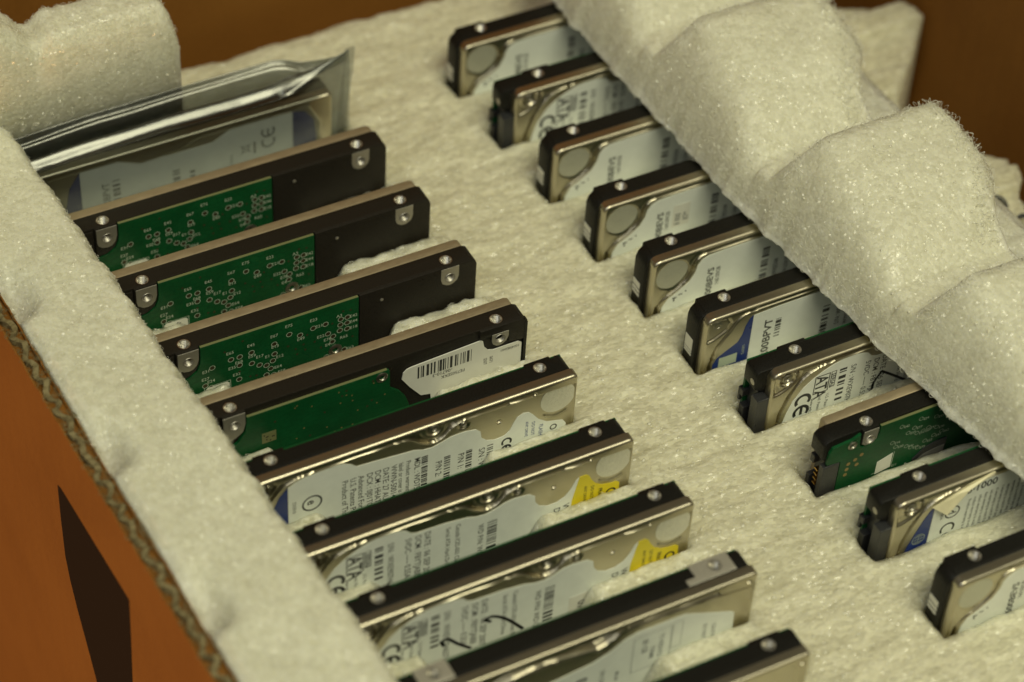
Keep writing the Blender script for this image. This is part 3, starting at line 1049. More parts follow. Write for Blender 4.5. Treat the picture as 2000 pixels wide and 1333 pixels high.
def drive_P(name_label, loc, group, variant):
    kind = {'d4': 'd4', 'r8': 'r8'}.get(variant, 'd')
    root = thing('hard_drive', name_label, 'hard drive', loc, group)
    put('casing', casing_board_front(kind), root)
    put('cover', cover_back(kind), root)
    add_holes(root, (14.0, 90.6), 3.0)
    hf = cached('holef', hole_front_mesh)
    if kind == 'd':
        p1 = [(87.9, -0.4), (93.3, -0.4), (93.3, -4.2), (92.8, -5.8), (91.6, -6.7), (90.6, -6.95), (89.6, -6.7), (88.4, -5.8), (87.9, -4.2)]
        p2 = [(11.0, -0.4), (17.0, -0.4), (16.9, -4.2), (16.3, -6.2), (15.2, -7.4), (14.0, -7.7), (12.6, -7.4), (11.4, -6.4), (11.0, -5)]
        put('mounting_pad', cached('pad1', lambda: pad_mesh(p1, 90.6, -4.07)), root)
        put('mounting_pad', cached('pad2', lambda: pad_mesh(p2, 14.0, -4.07)), root)
        put('screw_hole', hf, root, (90.6, 0, -4.07))
        put('screw_hole', hf, root, (14.0, 0, -4.07))
        bd = put('circuit_board', cached('boardP', lambda: board_mesh(BOARD_P)), root)
        put('board_edge', cached('edgeP', lambda: edge_mesh([(17.5, -0.27), (63.1, -0.27)])), bd)

        def silk():
            k = Ink(0.085)
            for s, tx, tz, rx, rz in VIA:
                if s:
                    k.txt(s, tx, tz, 1.05, 'R', False, 1.0)
                if rx:
                    k.arc(rx, rz, 0.80, 0.16, 0, 360, 16)
            k.frame(17.9, 25.6, -24, -15.9, 0.16)
            return k
        put('silkscreen', cached('silk', lambda: silk().mesh('white_ink')), bd)
        put('paper_tag', cached('ptag', lambda: sheet([(18.3, -24), (25.2, -24), (25.2, -16.9), (24.6, -16.3), (18.9, -16.3), (18.3, -16.9)], 0.03, 0.12, 'label_warm', 'paper_tag')), bd)

        def tagk():
            k = Ink(0.0)
            k.txt('17', 23.2, -18.6, 1.2, 'U')
            return k
        put('printing', cached('tagk', lambda: tagk().mesh('ink')), bd)
        for s, tx, tz, rx, rz in VIA:
            if rx:
                put('test_pad', cached('tp', lambda: disc_mesh(0.62, 'copper')), bd, (rx, 0.088, rz))
        for x, z in DOTS:
            put('via', cached('via', lambda: disc_mesh(0.36, 'copper')), bd, (x, 0.09, z))
        put('screw', screw_mesh(2.0), root, (56.2, 0.0, -17.6))
        put('screw', cached('rivet', lambda: screw_small()), root, (70.0, 0.1, -4.1))
    elif kind == 'd4':
        bd = put('circuit_board', cached('board4', lambda: board_mesh([(17.4, -2.6), (57.4, -2.4), (58.0, -3), (58.2, -9.6), (59.2, -10.6), (61.2, -12.4), (62.8, -15), (63.8, -18), (64.4, -24), (64.4, -60), (3, -60), (3, -14.6), (11, -13.2), (14.6, -11.2), (16.8, -8), (17.2, -5)])), root)
        put('board_edge', cached('edge4', lambda: edge_mesh([(17.5, -2.57), (57.3, -2.37)])), bd)
        put('screw', screw_mesh(1.7), root, (55.7, 0.0, -4.4))
        put('chip_pad', cached('chip4', lambda: sheet([(21.4, -14.6), (25.4, -14.6), (25.4, -10.8), (21.4, -10.8)], 0.05, 0.12, 'board_edge', 'chip_pad')), bd)
        rd = random.Random(3)
        for i in range(7):
            put('via', cached('via2', lambda: disc_mesh(0.22, 'dark')), bd, (22 + rd.random() * 2.8, 0.03, -14.2 + rd.random() * 3))
        for i in range(34):
            x, z = 20 + rd.random() * 38, -4 - rd.random() * 17
            if x < 27 and z < -9:
                continue
            put('via', cached('via', lambda: disc_mesh(0.36, 'copper')) if i % 3 == 0 else cached('via3', lambda: disc_mesh(0.26, 'gold_pad')), bd, (x, 0.09, z))
        p1 = [(88.2, -2.6), (93.2, -2.6), (93.2, -4.6), (92.6, -6.2), (91.4, -7.1), (90.6, -7.3), (89.6, -7.1), (88.6, -6.2), (88.2, -5)]
        p2 = [(10.8, -0.4), (17.0, -0.4), (17.0, -4.6), (16.2, -7.4), (14.0, -9.0), (12.2, -9.6), (10.8, -9.8)]
        put('mounting_pad', cached('pad3', lambda: pad_mesh(p1, 90.6, -4.07 - 0.6)), root)
        put('mounting_pad', cached('pad4', lambda: pad_mesh(p2, 14.0, -4.07)), root)
        put('screw_hole', hf, root, (90.6, 0, -4.67))
        put('screw_hole', hf, root, (14.0, 0, -4.07))
        ST = [(61.8, -8.4), (62.2, -6.2), (63.2, -5.2), (64.6, -4.9), (85.0, -3.7), (85.7, -4.2), (86.2, -6.6), (87.4, -8.2), (89.0, -8.8), (96.6, -8.8), (97.6, -9.6), (97.7, -30), (71.5, -30), (70.5, -17.8), (67.6, -17.1), (64.2, -12.4)]

        def sk():
            k = Ink(0.42)
            k.bars(66.4, 82.4, -10.1, -5.7, 'x', 41, 0.24)
            k.txt('FE750SEKK', 80.6, -12.2, 1.15, 'L')
            k.txt('-06710-3', 76.8, -10.4, 1.25, 'L')
            k.txt('1004585661', 97.0, -9.8, 0.9, 'L')
            k.txt('0671', 88.0, -11.0, 1.0, 'D')
            k.txt('S507', 86.2, -11.0, 1.0, 'D')
            return k
        add_label(root, 'd4', ST, 'label_warm', [('d4', sk, 'ink')], 'paper_sticker', y0=0.45, y1=0.75)
        put('cover_foot', cached('lip', lambda: sheet([(98.0, -0.5), (98.85, -1.6), (98.85, -40), (98.0, -40)], 0.05, 0.9, 'casing', 'cover_foot')), root)
    else:
        pts = [(2.6, -2.6), (8.6, -2.0), (10.9, -0.8), (11.1, -5.2), (11.9, -6.3), (14.5, -6.5), (16.4, -5.0), (16.9, -3), (17.0, -0.6), (60, -0.6), (60, -60), (5.8, -60), (5.8, -9.2), (1.5, -8.7), (1.7, -4.4)]
        bd = put('circuit_board', cached('board8', lambda: board_mesh(pts)), root)
        put('board_edge', cached('edge8', lambda: edge_mesh([(17.1, -0.57), (59.9, -0.57)])), bd)
        put('screw', screw_mesh(1.4), root, (8.6, 0.0, -4.0))
        put('mounting_pad', cached('pad5', lambda: pad_mesh([(11.8, -0.6), (16.4, -0.6), (16.2, -4.6), (15.0, -6.0), (12.8, -6.0), (11.8, -5)], 14.0, -4.07)), root)
        put('screw_hole', hf, root, (14.0, 0, -4.07))
        b = MB()
        b.box(0.6, 5.6, 0.0, 2.0, -60, -9.3)
        b.box(2.4, 5.6, 2.0, 6.2, -60, -9.0)
        b.box(0.6, 2.6, 4.6, 6.2, -12, -9.0)
        b.box(0.2, 2.6, 4.8, 6.2, -60, -16.5)
        put('connector', b.mesh('connector', 'plastic', bevel=0.2), root)
        g = MB()
        for z in (-12.2, -14.0, -15.8, -17.6):
            g.box(0.5, 2.5, 2.2, 3.6, z - 0.4, z)
        put('contact_row', g.mesh('contact_row', 'gold'), root)

        def k8():
            k = Ink(0.085)
            rd = random.Random(5)
            for x, z in ((24, -4), (26.6, -7.6), (28.4, -6.4), (29.6, -9), (31.6, -9), (33.2, -8.4), (22, -9.4), (23.4, -11.6), (30, -3.6), (35, -5), (36, -9.6), (27, -13), (28.6, -14.2), (31, -15.4), (33, -13.6), (35.6, -12.6), (22.6, -18.6), (20, -20), (38, -12)):
                k.arc(x, z, 0.62, 0.12, 0, 360, 14)
                k.txt('E%d' % rd.randint(10, 80), x + 0.8, z - 1.0, 0.9, 'R')
            k.stroke([(17.2, -19.6), (23.2, -18.8), (23.4, -13.4)], 0.2)
            return k
        put('silkscreen', k8().mesh('white_ink'), bd)
        put('paper_tag', sheet([(18.2, -20), (22.9, -19.2), (22.9, -13.6), (18.2, -15.2)], 0.03, 0.12, 'label_warm', 'paper_tag'), bd)
        put('chip', sheet([(30, -19.4), (33, -16.5), (36.5, -15.4), (40.2, -15.2), (40.2, -30), (30, -30)], -0.3, 0.12, 'plastic', 'chip'), bd)
        put('chip_label', sheet([(30.6, -20.6), (33, -18.6), (36.5, -17.8), (39.8, -17.6), (39.8, -30), (30.6, -30)], -0.38, -0.3, 'grey_label', 'chip_label'), bd)
        for x, z in ((8.6, -11.4), (10.6, -10.6), (8.4, -13.4), (11.4, -12.8), (8.2, -15.4), (12.4, -9.4)):
            put('test_pad', cached('tp8', lambda: disc_mesh(0.62, 'gold_pad')), bd, (x, 0.088, z))
    return root


MAT['grey_label'] = simple('grey_label', (0.16, 0.16, 0.15), 0.4)


def board_mesh(pts):
    b = MB()
    b.prism(pts, 0.1, 0.93)
    return b.mesh('circuit_board', 'board', bevel=0.05, seg=1)


def edge_mesh(line):
    b = MB()
    (x0, z0), (x1, z1) = line
    b.prism([(x0, z0), (x1, z1), (x1, z1 + 0.03), (x0, z0 + 0.03)], 0.14, 0.9)
    return b.mesh('board_edge', 'board_edge')


def screw_small():
    b = MB()
    b.lathe([(0.5, -0.1), (0.5, 0.15), (0.3, 0.25)], (0, -1, 0), (0, 0, 0), 16)
    return b.mesh('screw', 'pad')


LEFT, RIGHT = 'hard drives standing in the left row', 'hard drives standing in the right row'
POS = {'d1': (-7.2, 103.4, -.36), 'd2': (-5.9, 77.3, -.31), 'd3': (-4.8, 50.7, -.54), 'd4': (-2.7, 24.7, -.28), 'd5': (-.6, 0, .2), 'd6': (1.9, -25.8, 0),
       'd7': (5.1, -51.1, .28), 'd8': (7.1, -77.5, 1.05), 'd9': (7.0, -103.3, 0), 'r1': (129.5, 131.7, 0), 'r2': (131.1, 106.1, 0), 'r3': (133, 79.5, 0),
       'r4': (134.1, 53, 0), 'r5': (136, 27.8, 0), 'r6': (138.2, 2.6, 0), 'r7': (141.1, -22.2, 0), 'r8': (144.4, -48.5, 0), 'r9': (146.4, -73.8, 0), 'r10': (148.9, -101.5, 0)}
drive_P('drive with bare green circuit board, next in front of the silver bag', POS['d1'], LEFT, 'd1')
drive_P('middle one of three alike drives with lettered green boards', POS['d2'], LEFT, 'd2')
drive_P('drive with lettered green board, right behind the drive with barcode sticker', POS['d3'], LEFT, 'd3')
drive_P('drive with plain green board and white barcode sticker on black', POS['d4'], LEFT, 'd4')
drive_A('drive whose pale label has many text rows and a circled e, no yellow sticker', POS['d5'], LEFT, 'd5')
drive_A('yellow stickered drive without marker strokes, right behind the other yellow stickered one', POS['d6'], LEFT, 'd6')
o = drive_A('drive with yellow sticker and two black marker strokes on its label', POS['d7'], LEFT, 'd7')
put('marker_stroke', scribble([[(40.5, -16.2), (42.4, -15.8), (45, -17.4), (47.5, -20.0), (49.6, -22.8), (51.6, -25.6)], [(40.6, -16.3), (42.2, -17.6)]], 0.9), o)
put('marker_stroke', scribble([[(28.4, -18.6), (30.4, -18.2), (33.3, -21.7), (36.9, -25.4)], [(28.6, -18.6), (29.4, -20.4)]], 0.9), o)
put('clear_sticker', sheet([(64.6, -30), (72.6, -30), (72.6, -20.4), (64.6, -20.4)], YLAB - 0.07, YLAB - 0.02, 'label_warm', 'clear_sticker'), o)
k = Ink(YLAB - 0.1)
k.txt('07', 67.2, -23.0, 2.6, 'D')
put('printing', k.mesh('ink'), o)
# r-row
o1 = drive_B('farthest drive of the right row, round seal and blank end against the foam', POS['r1'], RIGHT, 'r1')
drive_A('drive with black connector and arched label, second from the far end of the right row', POS['r2'], RIGHT, 'r2')
o = drive_B('round sealed drive with loopy black handwriting on its label', POS['r3'], RIGHT, 'r3')
put('marker_stroke', scribble([[(36.4, -19), (36.8, -16.1), (37.6, -12.1), (39.9, -8.7), (41.0, -10.4), (40.2, -12.2), (39.0, -12.0), (41.5, -10.6)], [(39.3, -13.2), (39.0, -16.0), (37.6, -17.6)]], 0.8), o)
o = drive_B('round sealed drive with a small extra sticker reading 87', POS['r4'], RIGHT, 'r4')
put('clear_sticker', sheet([(24.0, -16.2), (29.6, -16.2), (29.6, -7.8), (24.0, -7.8)], -0.03, 0.02, 'label_warm', 'clear_sticker'), o)
k = Ink(-0.06)
k.txt('87*', 29.2, -14.6, 1.8, 'U')
k.bars(24.8, 26.6, -15.4, -10.6, 'z', 77, 0.5)
put('printing', k.mesh('grey_ink'), o)
drive_B('round sealed drive without extra sticker, just behind the blue banded drive', POS['r5'], RIGHT, 'r5')
drive_B('drive with blue label corner and a screw in its cover corner, no connector', POS['r6'], RIGHT, 'r6')
o = drive_A('drive with connector and arched white label, angular marker line drawn on it', POS['r7'], RIGHT, 'r7')
put('marker_stroke', scribble([[(37.6, -24), (38.0, -20.5), (38.1, -18.0), (40.1, -14.1)], [(40.1, -14.1), (44.3, -17.5), (49.5, -21.9)]], 0.8), o)
drive_P('only drive of the right row that shows its green circuit board', POS['r8'], RIGHT, 'r8')
o = drive_A('drive with blue globe label and a folded cream sticker corner', POS['r9'], RIGHT, 'r9')
add_label(o, 'r9', [(16.4, -60), (16.4, -6.4), (20, -5.6), (26, -3.6), (34, -3.3), (96, -3.3), (96, -60)], 'label_grey' if 'label_grey' in MAT else 'label', [])
bl = put('colour_band', sheet([(8.8, -26), (10.0, -20), (11.6, -15.6), (13.4, -11.2), (15.0, -8.2), (16.2, -6.6), (16.35, -60), (8.8, -60)], YLAB, 0.62, 'blue', 'colour_band'), o)
k = Ink(YLAB - 0.03)
for r_, s_ in ((1.9, 1.0), (1.9, 0.45)):
    k.arc(13.2, -18.0, r_, 0.16, 0, 360, 24, s_)
for dz in (-1.1, 0, 1.1):
    k.rect(11.5 + abs(dz) * 0.3, 14.9 - abs(dz) * 0.3, -18.08 + dz, -17.92 + dz)
k.rect(13.12, 13.28, -19.9, -16.1)
put('printing', k.mesh('white_ink'), bl)
k = Ink(YLAB - 0.03)
k.txt('0001:81', 35.4, -3.9, 2.6, 'L', True, 0.95)
k.arc(22.6, -11.8, 2.1, 0.42, 0, 360, 26)
k.txt('d', 21.4, -10.9, 2.4, 'D', True)
k.ce(22.2, -18.2, 2.0, 0.6)
k.txt('D33016', 19.0, -9.4, 0.9, 'D')
for i in range(11):
    k.txt('Product warranty is void if any seal or label is removed R/N 7' [i:i + 26], 27.0 + i * 1.75, -9.0 + 0.08 * i, 1.05, 'D', False, 0.9)
put('printing', k.mesh('ink'), o)
b = MB()
for pts_ in ([(15.2, -6.3, 0.2), (19.3, -9.6, -1.4), (25.4, -3.2, -0.9), (33.5, -0.9, -0.2), (33.0, -0.4, -0.05), (25.6, -1.6, -0.1), (20.5, -4.2, 0.05)],):
    top_ = [(x, y, z) for x, z, y in pts_]
    bot_ = [(x, y + 0.12, z) for x, z, y in pts_]
    n_ = len(top_)
    b.add(top_ + bot_, [list(range(n_)), list(range(2 * n_ - 1, n_ - 1, -1))] + [[i, (i + 1) % n_, n_ + (i + 1) % n_, n_ + i] for i in range(n_)])
put('folded_corner', b.mesh('folded_corner', 'cream'), o)
drive_B('nearest drive of the right row, cut by the picture edge', POS['r10'], RIGHT, 'r10')


def drive_other(name_label, loc, group, variant):
    root = thing('hard_drive', name_label, 'hard drive', loc, group)

    def body():
        b = MB()
        b.prism([(2, 0), (0.8, -0.8), (0.8, -69), (98.8, -69), (98.8, -1.2), (98.0, 0)], 2.95, 8.6)
        if variant == 'd9':
            for x0, x1 in ((86.4, 95),):
                b.prism([(x0, -0.02), (x1, -0.02), (x1 + 0.4, -9), (x0 - 0.4, -9)], 4.0, 9.45)
        c = MB()
        for x in (14.0, 90.6):
            c.lathe([(1.72, 0.6), (1.72, -5.2)], (0, 0, 1), (x, 6.5, 0), 24)
            c.f.append(list(range(len(c.v) - 48, len(c.v) - 24))[::-1])
        if variant == 'd8':
            c.box(9.0, 19.0, 7.6, 12, -9, 2)
            c.box(84.2, 86.4, 6.9, 12, -4, 2)
        return b.mesh('casing', 'casing', bevel=0.25, cut=c, smooth=35)
    put('casing', body(), root)
    put('cover', cover_of('D8') if variant == 'd8' else cached(('cover', 'D9'), lambda: cover_mesh(2.0, 98.9, 1.4, 1.2, lambda X, Z: 0.5 * sst(0.4, -0.3, psd(X, Z, [(20, -2.4), (93.6, -2.4), (95.4, -4.6), (95.4, -60), (20, -60)])) + 0.8 * sst(0.8, 0.5, np.hypot(X - 96.6, Z + 2.8)), fillet=0.8)), root)
    put('circuit_board', cached('strip8', lambda: board_strip('connector_left')), root)
    add_holes(root, (14.0, 90.6), 6.5, 0.06 if variant == 'd8' else 0)
    if variant == 'd8':
        for x0, x1, xa, xb in ((9.6, 18.4, 9.6, 18.4), (84.4, 95.2, 81.6, 95.2)):
            b = MB()
            b.prism([(x0, 0.05), (x1, 0.05), (x1, -6), (x0, -6)], 4.4, 9.3)
            b.prism([(xa, 0.04), (xb, 0.04), (xb, -6), (xa, -6)], 3.4, 5.4)
            c = MB()
            c.lathe([(1.72, 0.6), (1.72, -7)], (0, 0, 1), ((x0 + x1) / 2 if x0 < 50 else 90.6, 6.5, 0), 24)
            c.f.append(list(range(24))[::-1])
            put('mounting_bracket', b.mesh('mounting_bracket', 'bracket', bevel=0.15, cut=c), root)
        add_label(root, 'D8', LAB_D8, 'label', [('D8', print_D8, 'grey_ink')], y0=0.34)
        put('screw', screw_mesh(1.2), root, (59.8, 1.6, -2.7))
    return root


drive_other('drive with silver corner brackets and a long dark slot in its cover', POS['d8'], LEFT, 'd8')
drive_other('nearest drive of the left row, only its black far end in view', POS['d9'], LEFT, 'd9')

# the drive inside the bag
bagx, bagy = -13.0, 129.6
root = drive_B('drive with blue ended label, sealed inside the silver bag', (bagx, bagy, -0.6), None, 'bagged') if False else thing('hard_drive', 'drive with blue ended label, sealed inside the silver bag', 'hard drive', (bagx, bagy, -0.6))
put('casing', casing_cover_front('connector_right'), root)
put('cover', cached(('cover', 'bag'), lambda: cover_mesh(0.9, 99.6, 2.2, 1.4, lambda X, Z: 0.6 * sst(0.4, -0.4, psd(X, Z, [(6, -2.4), (33, -2.4), (40, -5.5), (52, -5), (58, -2.4), (92, -2.6), (96, -10), (96, -60), (6, -60)])))), root)
put('circuit_board', board_strip('connector_right'), root)
add_holes(root, (9.6, 86.2), 6.5)


def bagk():
    k = Ink(YLAB - 0.03)
    k.txt('WD3200BPVT', 24.2, -9.4, 2.2, 'U', end=True)
    k.bars(25.2, 27.4, -16.8, -9.2, 'z', 51, 0.4)
    k.bars(43.4, 45.6, -16.4, -12.2, 'z', 52, 0.3)
    k.bars(48.6, 50.2, -17.4, -13.6, 'z', 53, 0.3)
    k.txt('D33016', 62.0, -16.4, 0.9, 'U')
    k.ce(73.2, -11.6, 1.9, 0.55, 'U')
    k.rect(68.6, 69.2, -14.6, -10.2)
    k.stroke([(64.4, -13.6), (67.8, -10.4)], 0.2)
    k.stroke([(67.8, -13.6), (64.4, -10.4)], 0.2)
    k.frame(65.0, 67.2, -13.2, -10.8, 0.2)
    k.v = [(x + 6, y, z) for x, y, z in k.v]
    return k


add_label(root, 'bag', [(x + 6, z) for x, z in [(15.8, -60), (15.8, -2.6), (36, -2.9), (42, -6.0), (56, -6.0), (62, -2.8), (81, -3.2), (81, -60)]], 'label', [('bag', bagk, 'grey_ink')])
put('colour_band', sheet([(16.8, -60), (16.8, -16), (18.4, -8), (21.7, -3), (21.7, -60)], YLAB, 0.62, 'blue', 'colour_band'), root)
put('colour_band', sheet([(87.1, -60), (87.1, -3.2), (91.2, -4.6), (93.8, -8.2), (94.4, -14), (94.4, -60)], YLAB, 0.62, 'blue', 'colour_band'), root)


# ------------------------------------------------------------------ silver bag
def vn(x, y, cell, seed):
    """smooth value noise on arrays, -1..1"""
    rs = np.random.RandomState(seed)
    G = rs.rand(257, 257) * 2 - 1
    u, v = np.asarray(x) / cell, np.asarray(y) / cell
    iu, iv = np.floor(u).astype(int), np.floor(v).astype(int)
    fu, fv = u - iu, v - iv
    fu, fv = fu * fu * (3 - 2 * fu), fv * fv * (3 - 2 * fv)
    a, b_ = G[iu % 257, iv % 257], G[(iu + 1) % 257, iv % 257]
    c, d_ = G[iu % 257, (iv + 1) % 257], G[(iu + 1) % 257, (iv + 1) % 257]
    return (a * (1 - fu) + b_ * fu) * (1 - fv) + (c * (1 - fu) + d_ * fu) * fv


def grid_mesh(name, X, Y, Z, mat, smooth=180, mask=None):
    nr, nc = X.shape
    V = np.stack([X, Y, Z], -1).reshape(-1, 3) * S
    idx = np.arange(nr * nc).reshape(nr, nc)
    Q = np.stack([idx[:-1, :-1], idx[1:, :-1], idx[1:, 1:], idx[:-1, 1:]], -1).reshape(-1, 4)
    if mask is not None:
        Q = Q[mask.reshape(-1)]
    me = bpy.data.meshes.new(name)
    me.vertices.add(len(V))
    me.vertices.foreach_set('co', V.astype(np.float32).ravel())
    me.loops.add(Q.size)
    me.loops.foreach_set('vertex_index', Q.ravel().astype(np.int32))
    me.polygons.add(len(Q))
    me.polygons.foreach_set('loop_start', np.arange(0, Q.size, 4, dtype=np.int32))
    me.update(calc_edges=True)
    me.polygons.foreach_set('use_smooth', [smooth > 0] * len(Q))
    me.materials.append(MAT[mat])
    return me


def bag_mesh():
    xs = np.linspace(-14, 92.5, 140)
    # cross-section from the back sheet over the folded top to the front sheet: (y, z)
    prof = np.array([(141.5, -30), (141.4, -4), (141.0, 6), (140.4, 11.4), (139.6, 12.4), (138.8, 11.4), (137.6, 9.6), (136.2, 8.8), (134.6, 9.6), (133.0, 11.2), (131.2, 12.0), (129.6, 11.0), (128.8, 8.4), (128.6, 5.6), (128.7, 2.6), (128.9, -1), (129.2, -5), (129.3, -12), (129.3, -30)])
    pp = np.array(smooth_line([tuple(p) for p in prof], 6))
    nU, nV = len(pp), len(xs)
    Y = np.repeat(pp[:, :1], nV, 1)
    Z = np.repeat(pp[:, 1:], nV, 1)
    X = np.repeat(xs[None], nU, 0)
    u = (X + 14) / 106.5
    s = np.linspace(0, 1, nU)[:, None]
    zf = np.interp(xs, [-14, -1.7, 10.7, 22.9, 35.8, 48.8, 59, 68, 74, 80, 87.7, 93.8], [1.2, 1.8, 3.0, 3.7, 4.1, 3.9, 3.7, 4.4, 6.0, 7.6, 10.8, 13.1])
    zk = np.interp(xs, [-14, -2.6, 18, 36, 54, 72, 75.5, 80, 93], [4, 4.6, 6.5, 6.8, 7.2, 7.8, 7.4, 5.5, 9.0])
    ridge = np.exp(-((s - 0.58) / 0.12) ** 2)
    Z = Z + ridge * (zf[None] - 11.9)
    back = np.exp(-((s - 0.24) / 0.11) ** 2)
    Z = Z + back * (zk[None] - 12.2)
    mid = np.exp(-((s - 0.41) / 0.06) ** 2)
    Z = Z + mid * (np.minimum(zf, zk)[None] - 1.3 - 8.8) * 1.0
    pinch = sst(0.80, 1.0, u)
    Y = Y * (1 - 0.72 * pinch) + 131.5 * 0.72 * pinch
    top = (Z > 2)
    Y = Y + 0.30 * vn(X + 50, Z * 2 + 80, 18, 5) * top + 0.05 * vn(X, Z * 2 + s * 60, 5, 6) * (Z > -2)
    Z = Z + 0.25 * vn(X + 20, s * 40, 16, 8) * top
    return grid_mesh('antistatic_bag', X, Y, Z, 'bag')


o = thing('antistatic_bag', 'silvery see-through bag with a shiny folded top, wrapped round a drive', 'plastic bag', me=bag_mesh())
# pressed side seam at the bag's end
Xs, Zs = np.meshgrid(np.linspace(92.0, 95.2, 6), np.linspace(-24, 13.2, 40))
Ys = 131.2 + 0.6 * vn(Zs, Xs * 0 + 3, 5, 9)
Zs2 = Zs + (Zs > 10) * 0.0
put('side_seam', grid_mesh('side_seam', Xs - 0.8 - 0.10 * (13.2 - Zs), Ys, Zs2, 'bag'), o)


# ------------------------------------------------------------------ foam
def fibres(name, P, Nrm, n, L, H, rad, seed, parent, mat='fibre', bias=None):
    rs = np.random.RandomState(seed)
    k = rs.randint(0, len(P), n)
    p, nn = P[k], Nrm[k]
    t = rs.randn(n, 3)
    if bias is not None:
        t = t * 0.45 + np.array(bias) * np.sign(rs.randn(n, 1))
    t -= nn * (t * nn).sum(1, keepdims=True)
    t /= np.linalg.norm(t, axis=1, keepdims=True) + 1e-9
    side = np.cross(nn, t)
    ln = L[0] + (L[1] - L[0]) * rs.rand(n, 1) ** 2
    hh = H[0] + (H[1] - H[0]) * rs.rand(n, 1) ** 2
    sk = rs.randn(n, 1) * 0.3
    m = 6
    V = np.zeros((n, m, 3, 3))
    for i in range(m):
        s = i / (m - 1)
        c = p + t * ln * (s - 0.5) + nn * (hh * 4 * s * (1 - s) - 0.12) + side * ln * sk * 4 * s * (1 - s)
        for j in range(3):
            a = 2 * math.pi * j / 3
            V[:, i, j] = c + (side * math.cos(a) + nn * math.sin(a)) * rad
    base = (np.arange(n) * m * 3)[:, None, None, None]
    i = np.arange(m - 1)[None, :, None, None] * 3
    j = np.arange(3)[None, None, :, None]
    q = np.array([0, 1, 2, 3])[None, None, None]
    F = base + i + np.concatenate([j + q[..., :1] * 0, (j + 1) % 3, (j + 1) % 3 + 3, j + 3], -1)
    F = F.reshape(-1, 4)
    V = V.reshape(-1, 3) * S
    me = bpy.data.meshes.new(name)
    me.vertices.add(len(V))
    me.vertices.foreach_set('co', V.astype(np.float32).ravel())
    me.loops.add(F.size)
    me.loops.foreach_set('vertex_index', F.ravel().astype(np.int32))
    me.polygons.add(len(F))
    me.polygons.foreach_set('loop_start', np.arange(0, F.size, 4, dtype=np.int32))
    me.update(calc_edges=True)
    me.materials.append(MAT[mat])
    o = put(name, me, parent)
    o['kind'] = 'stuff'
    return o


def surf(X, Y, Z):
    du = np.stack([np.gradient(q, axis=0) for q in (X, Y, Z)], -1)
    dv = np.stack([np.gradient(q, axis=1) for q in (X, Y, Z)], -1)
    n = np.cross(dv, du)
    n /= np.linalg.norm(n, axis=-1, keepdims=True) + 1e-9
    n *= np.where(n[..., 2:] < 0, -1, 1)
    return np.stack([X, Y, Z], -1).reshape(-1, 3), n.reshape(-1, 3)


_t = (1 + 5 ** 0.5) / 2
ICO = np.array([(-1, _t, 0), (1, _t, 0), (-1, -_t, 0), (1, -_t, 0), (0, -1, _t), (0, 1, _t), (0, -1, -_t), (0, 1, -_t), (_t, 0, -1), (_t, 0, 1), (-_t, 0, -1), (-_t, 0, 1)])
ICO /= np.linalg.norm(ICO[0])
ICF = np.array([(0, 11, 5), (0, 5, 1), (0, 1, 7), (0, 7, 10), (0, 10, 11), (1, 5, 9), (5, 11, 4), (11, 10, 2), (10, 7, 6), (7, 1, 8), (3, 9, 4), (3, 4, 2), (3, 2, 6), (3, 6, 8), (3, 8, 9), (4, 9, 5), (2, 4, 11), (6, 2, 10), (8, 6, 7), (9, 8, 1)])


def cells(P, Nrm, n, size, seed, parent, elong=1.0, bias=None):
    """small closed bubbles of the foam, half sunk in its cut surface"""
    rs = np.random.RandomState(seed)
    k = rs.randint(0, len(P), n)
    nn = Nrm[k] + rs.randn(n, 3) * 0.25
    nn /= np.linalg.norm(nn, axis=1, keepdims=True)
    t = rs.randn(n, 3)
    if bias is not None:
        t = t * 0.35 + np.array(bias) * np.sign(rs.randn(n, 1))
    t -= nn * (t * nn).sum(1, keepdims=True)
    t /= np.linalg.norm(t, axis=1, keepdims=True) + 1e-9
    sd_ = np.cross(nn, t)
    r = size[0] + (size[1] - size[0]) * rs.rand(n, 1, 1) ** 2
    p = P[k][:, None] + (rs.rand(n, 1, 3) - 0.5) * 0.5
    V = p + r * (ICO[None, :, :1] * t[:, None] * elong + ICO[None, :, 1:2] * sd_[:, None] + ICO[None, :, 2:] * nn[:, None] * 0.30)
    F = ICF[None] + (np.arange(n) * 12)[:, None, None]
    V, F = V.reshape(-1, 3) * S, F.reshape(-1, 3)
    me = bpy.data.meshes.new('foam_cell')
    me.vertices.add(len(V))
    me.vertices.foreach_set('co', V.astype(np.float32).ravel())
    me.loops.add(F.size)
    me.loops.foreach_set('vertex_index', F.ravel().astype(np.int32))
    me.polygons.add(len(F))
    me.polygons.foreach_set('loop_start', np.arange(0, F.size, 3, dtype=np.int32))
    me.update(calc_edges=True)
    me.polygons.foreach_set('use_smooth', [True] * len(F))
    me.materials.append(MAT['cell'])
    o = put('foam_cell', me, parent)
    o['kind'] = 'stuff'
    return o


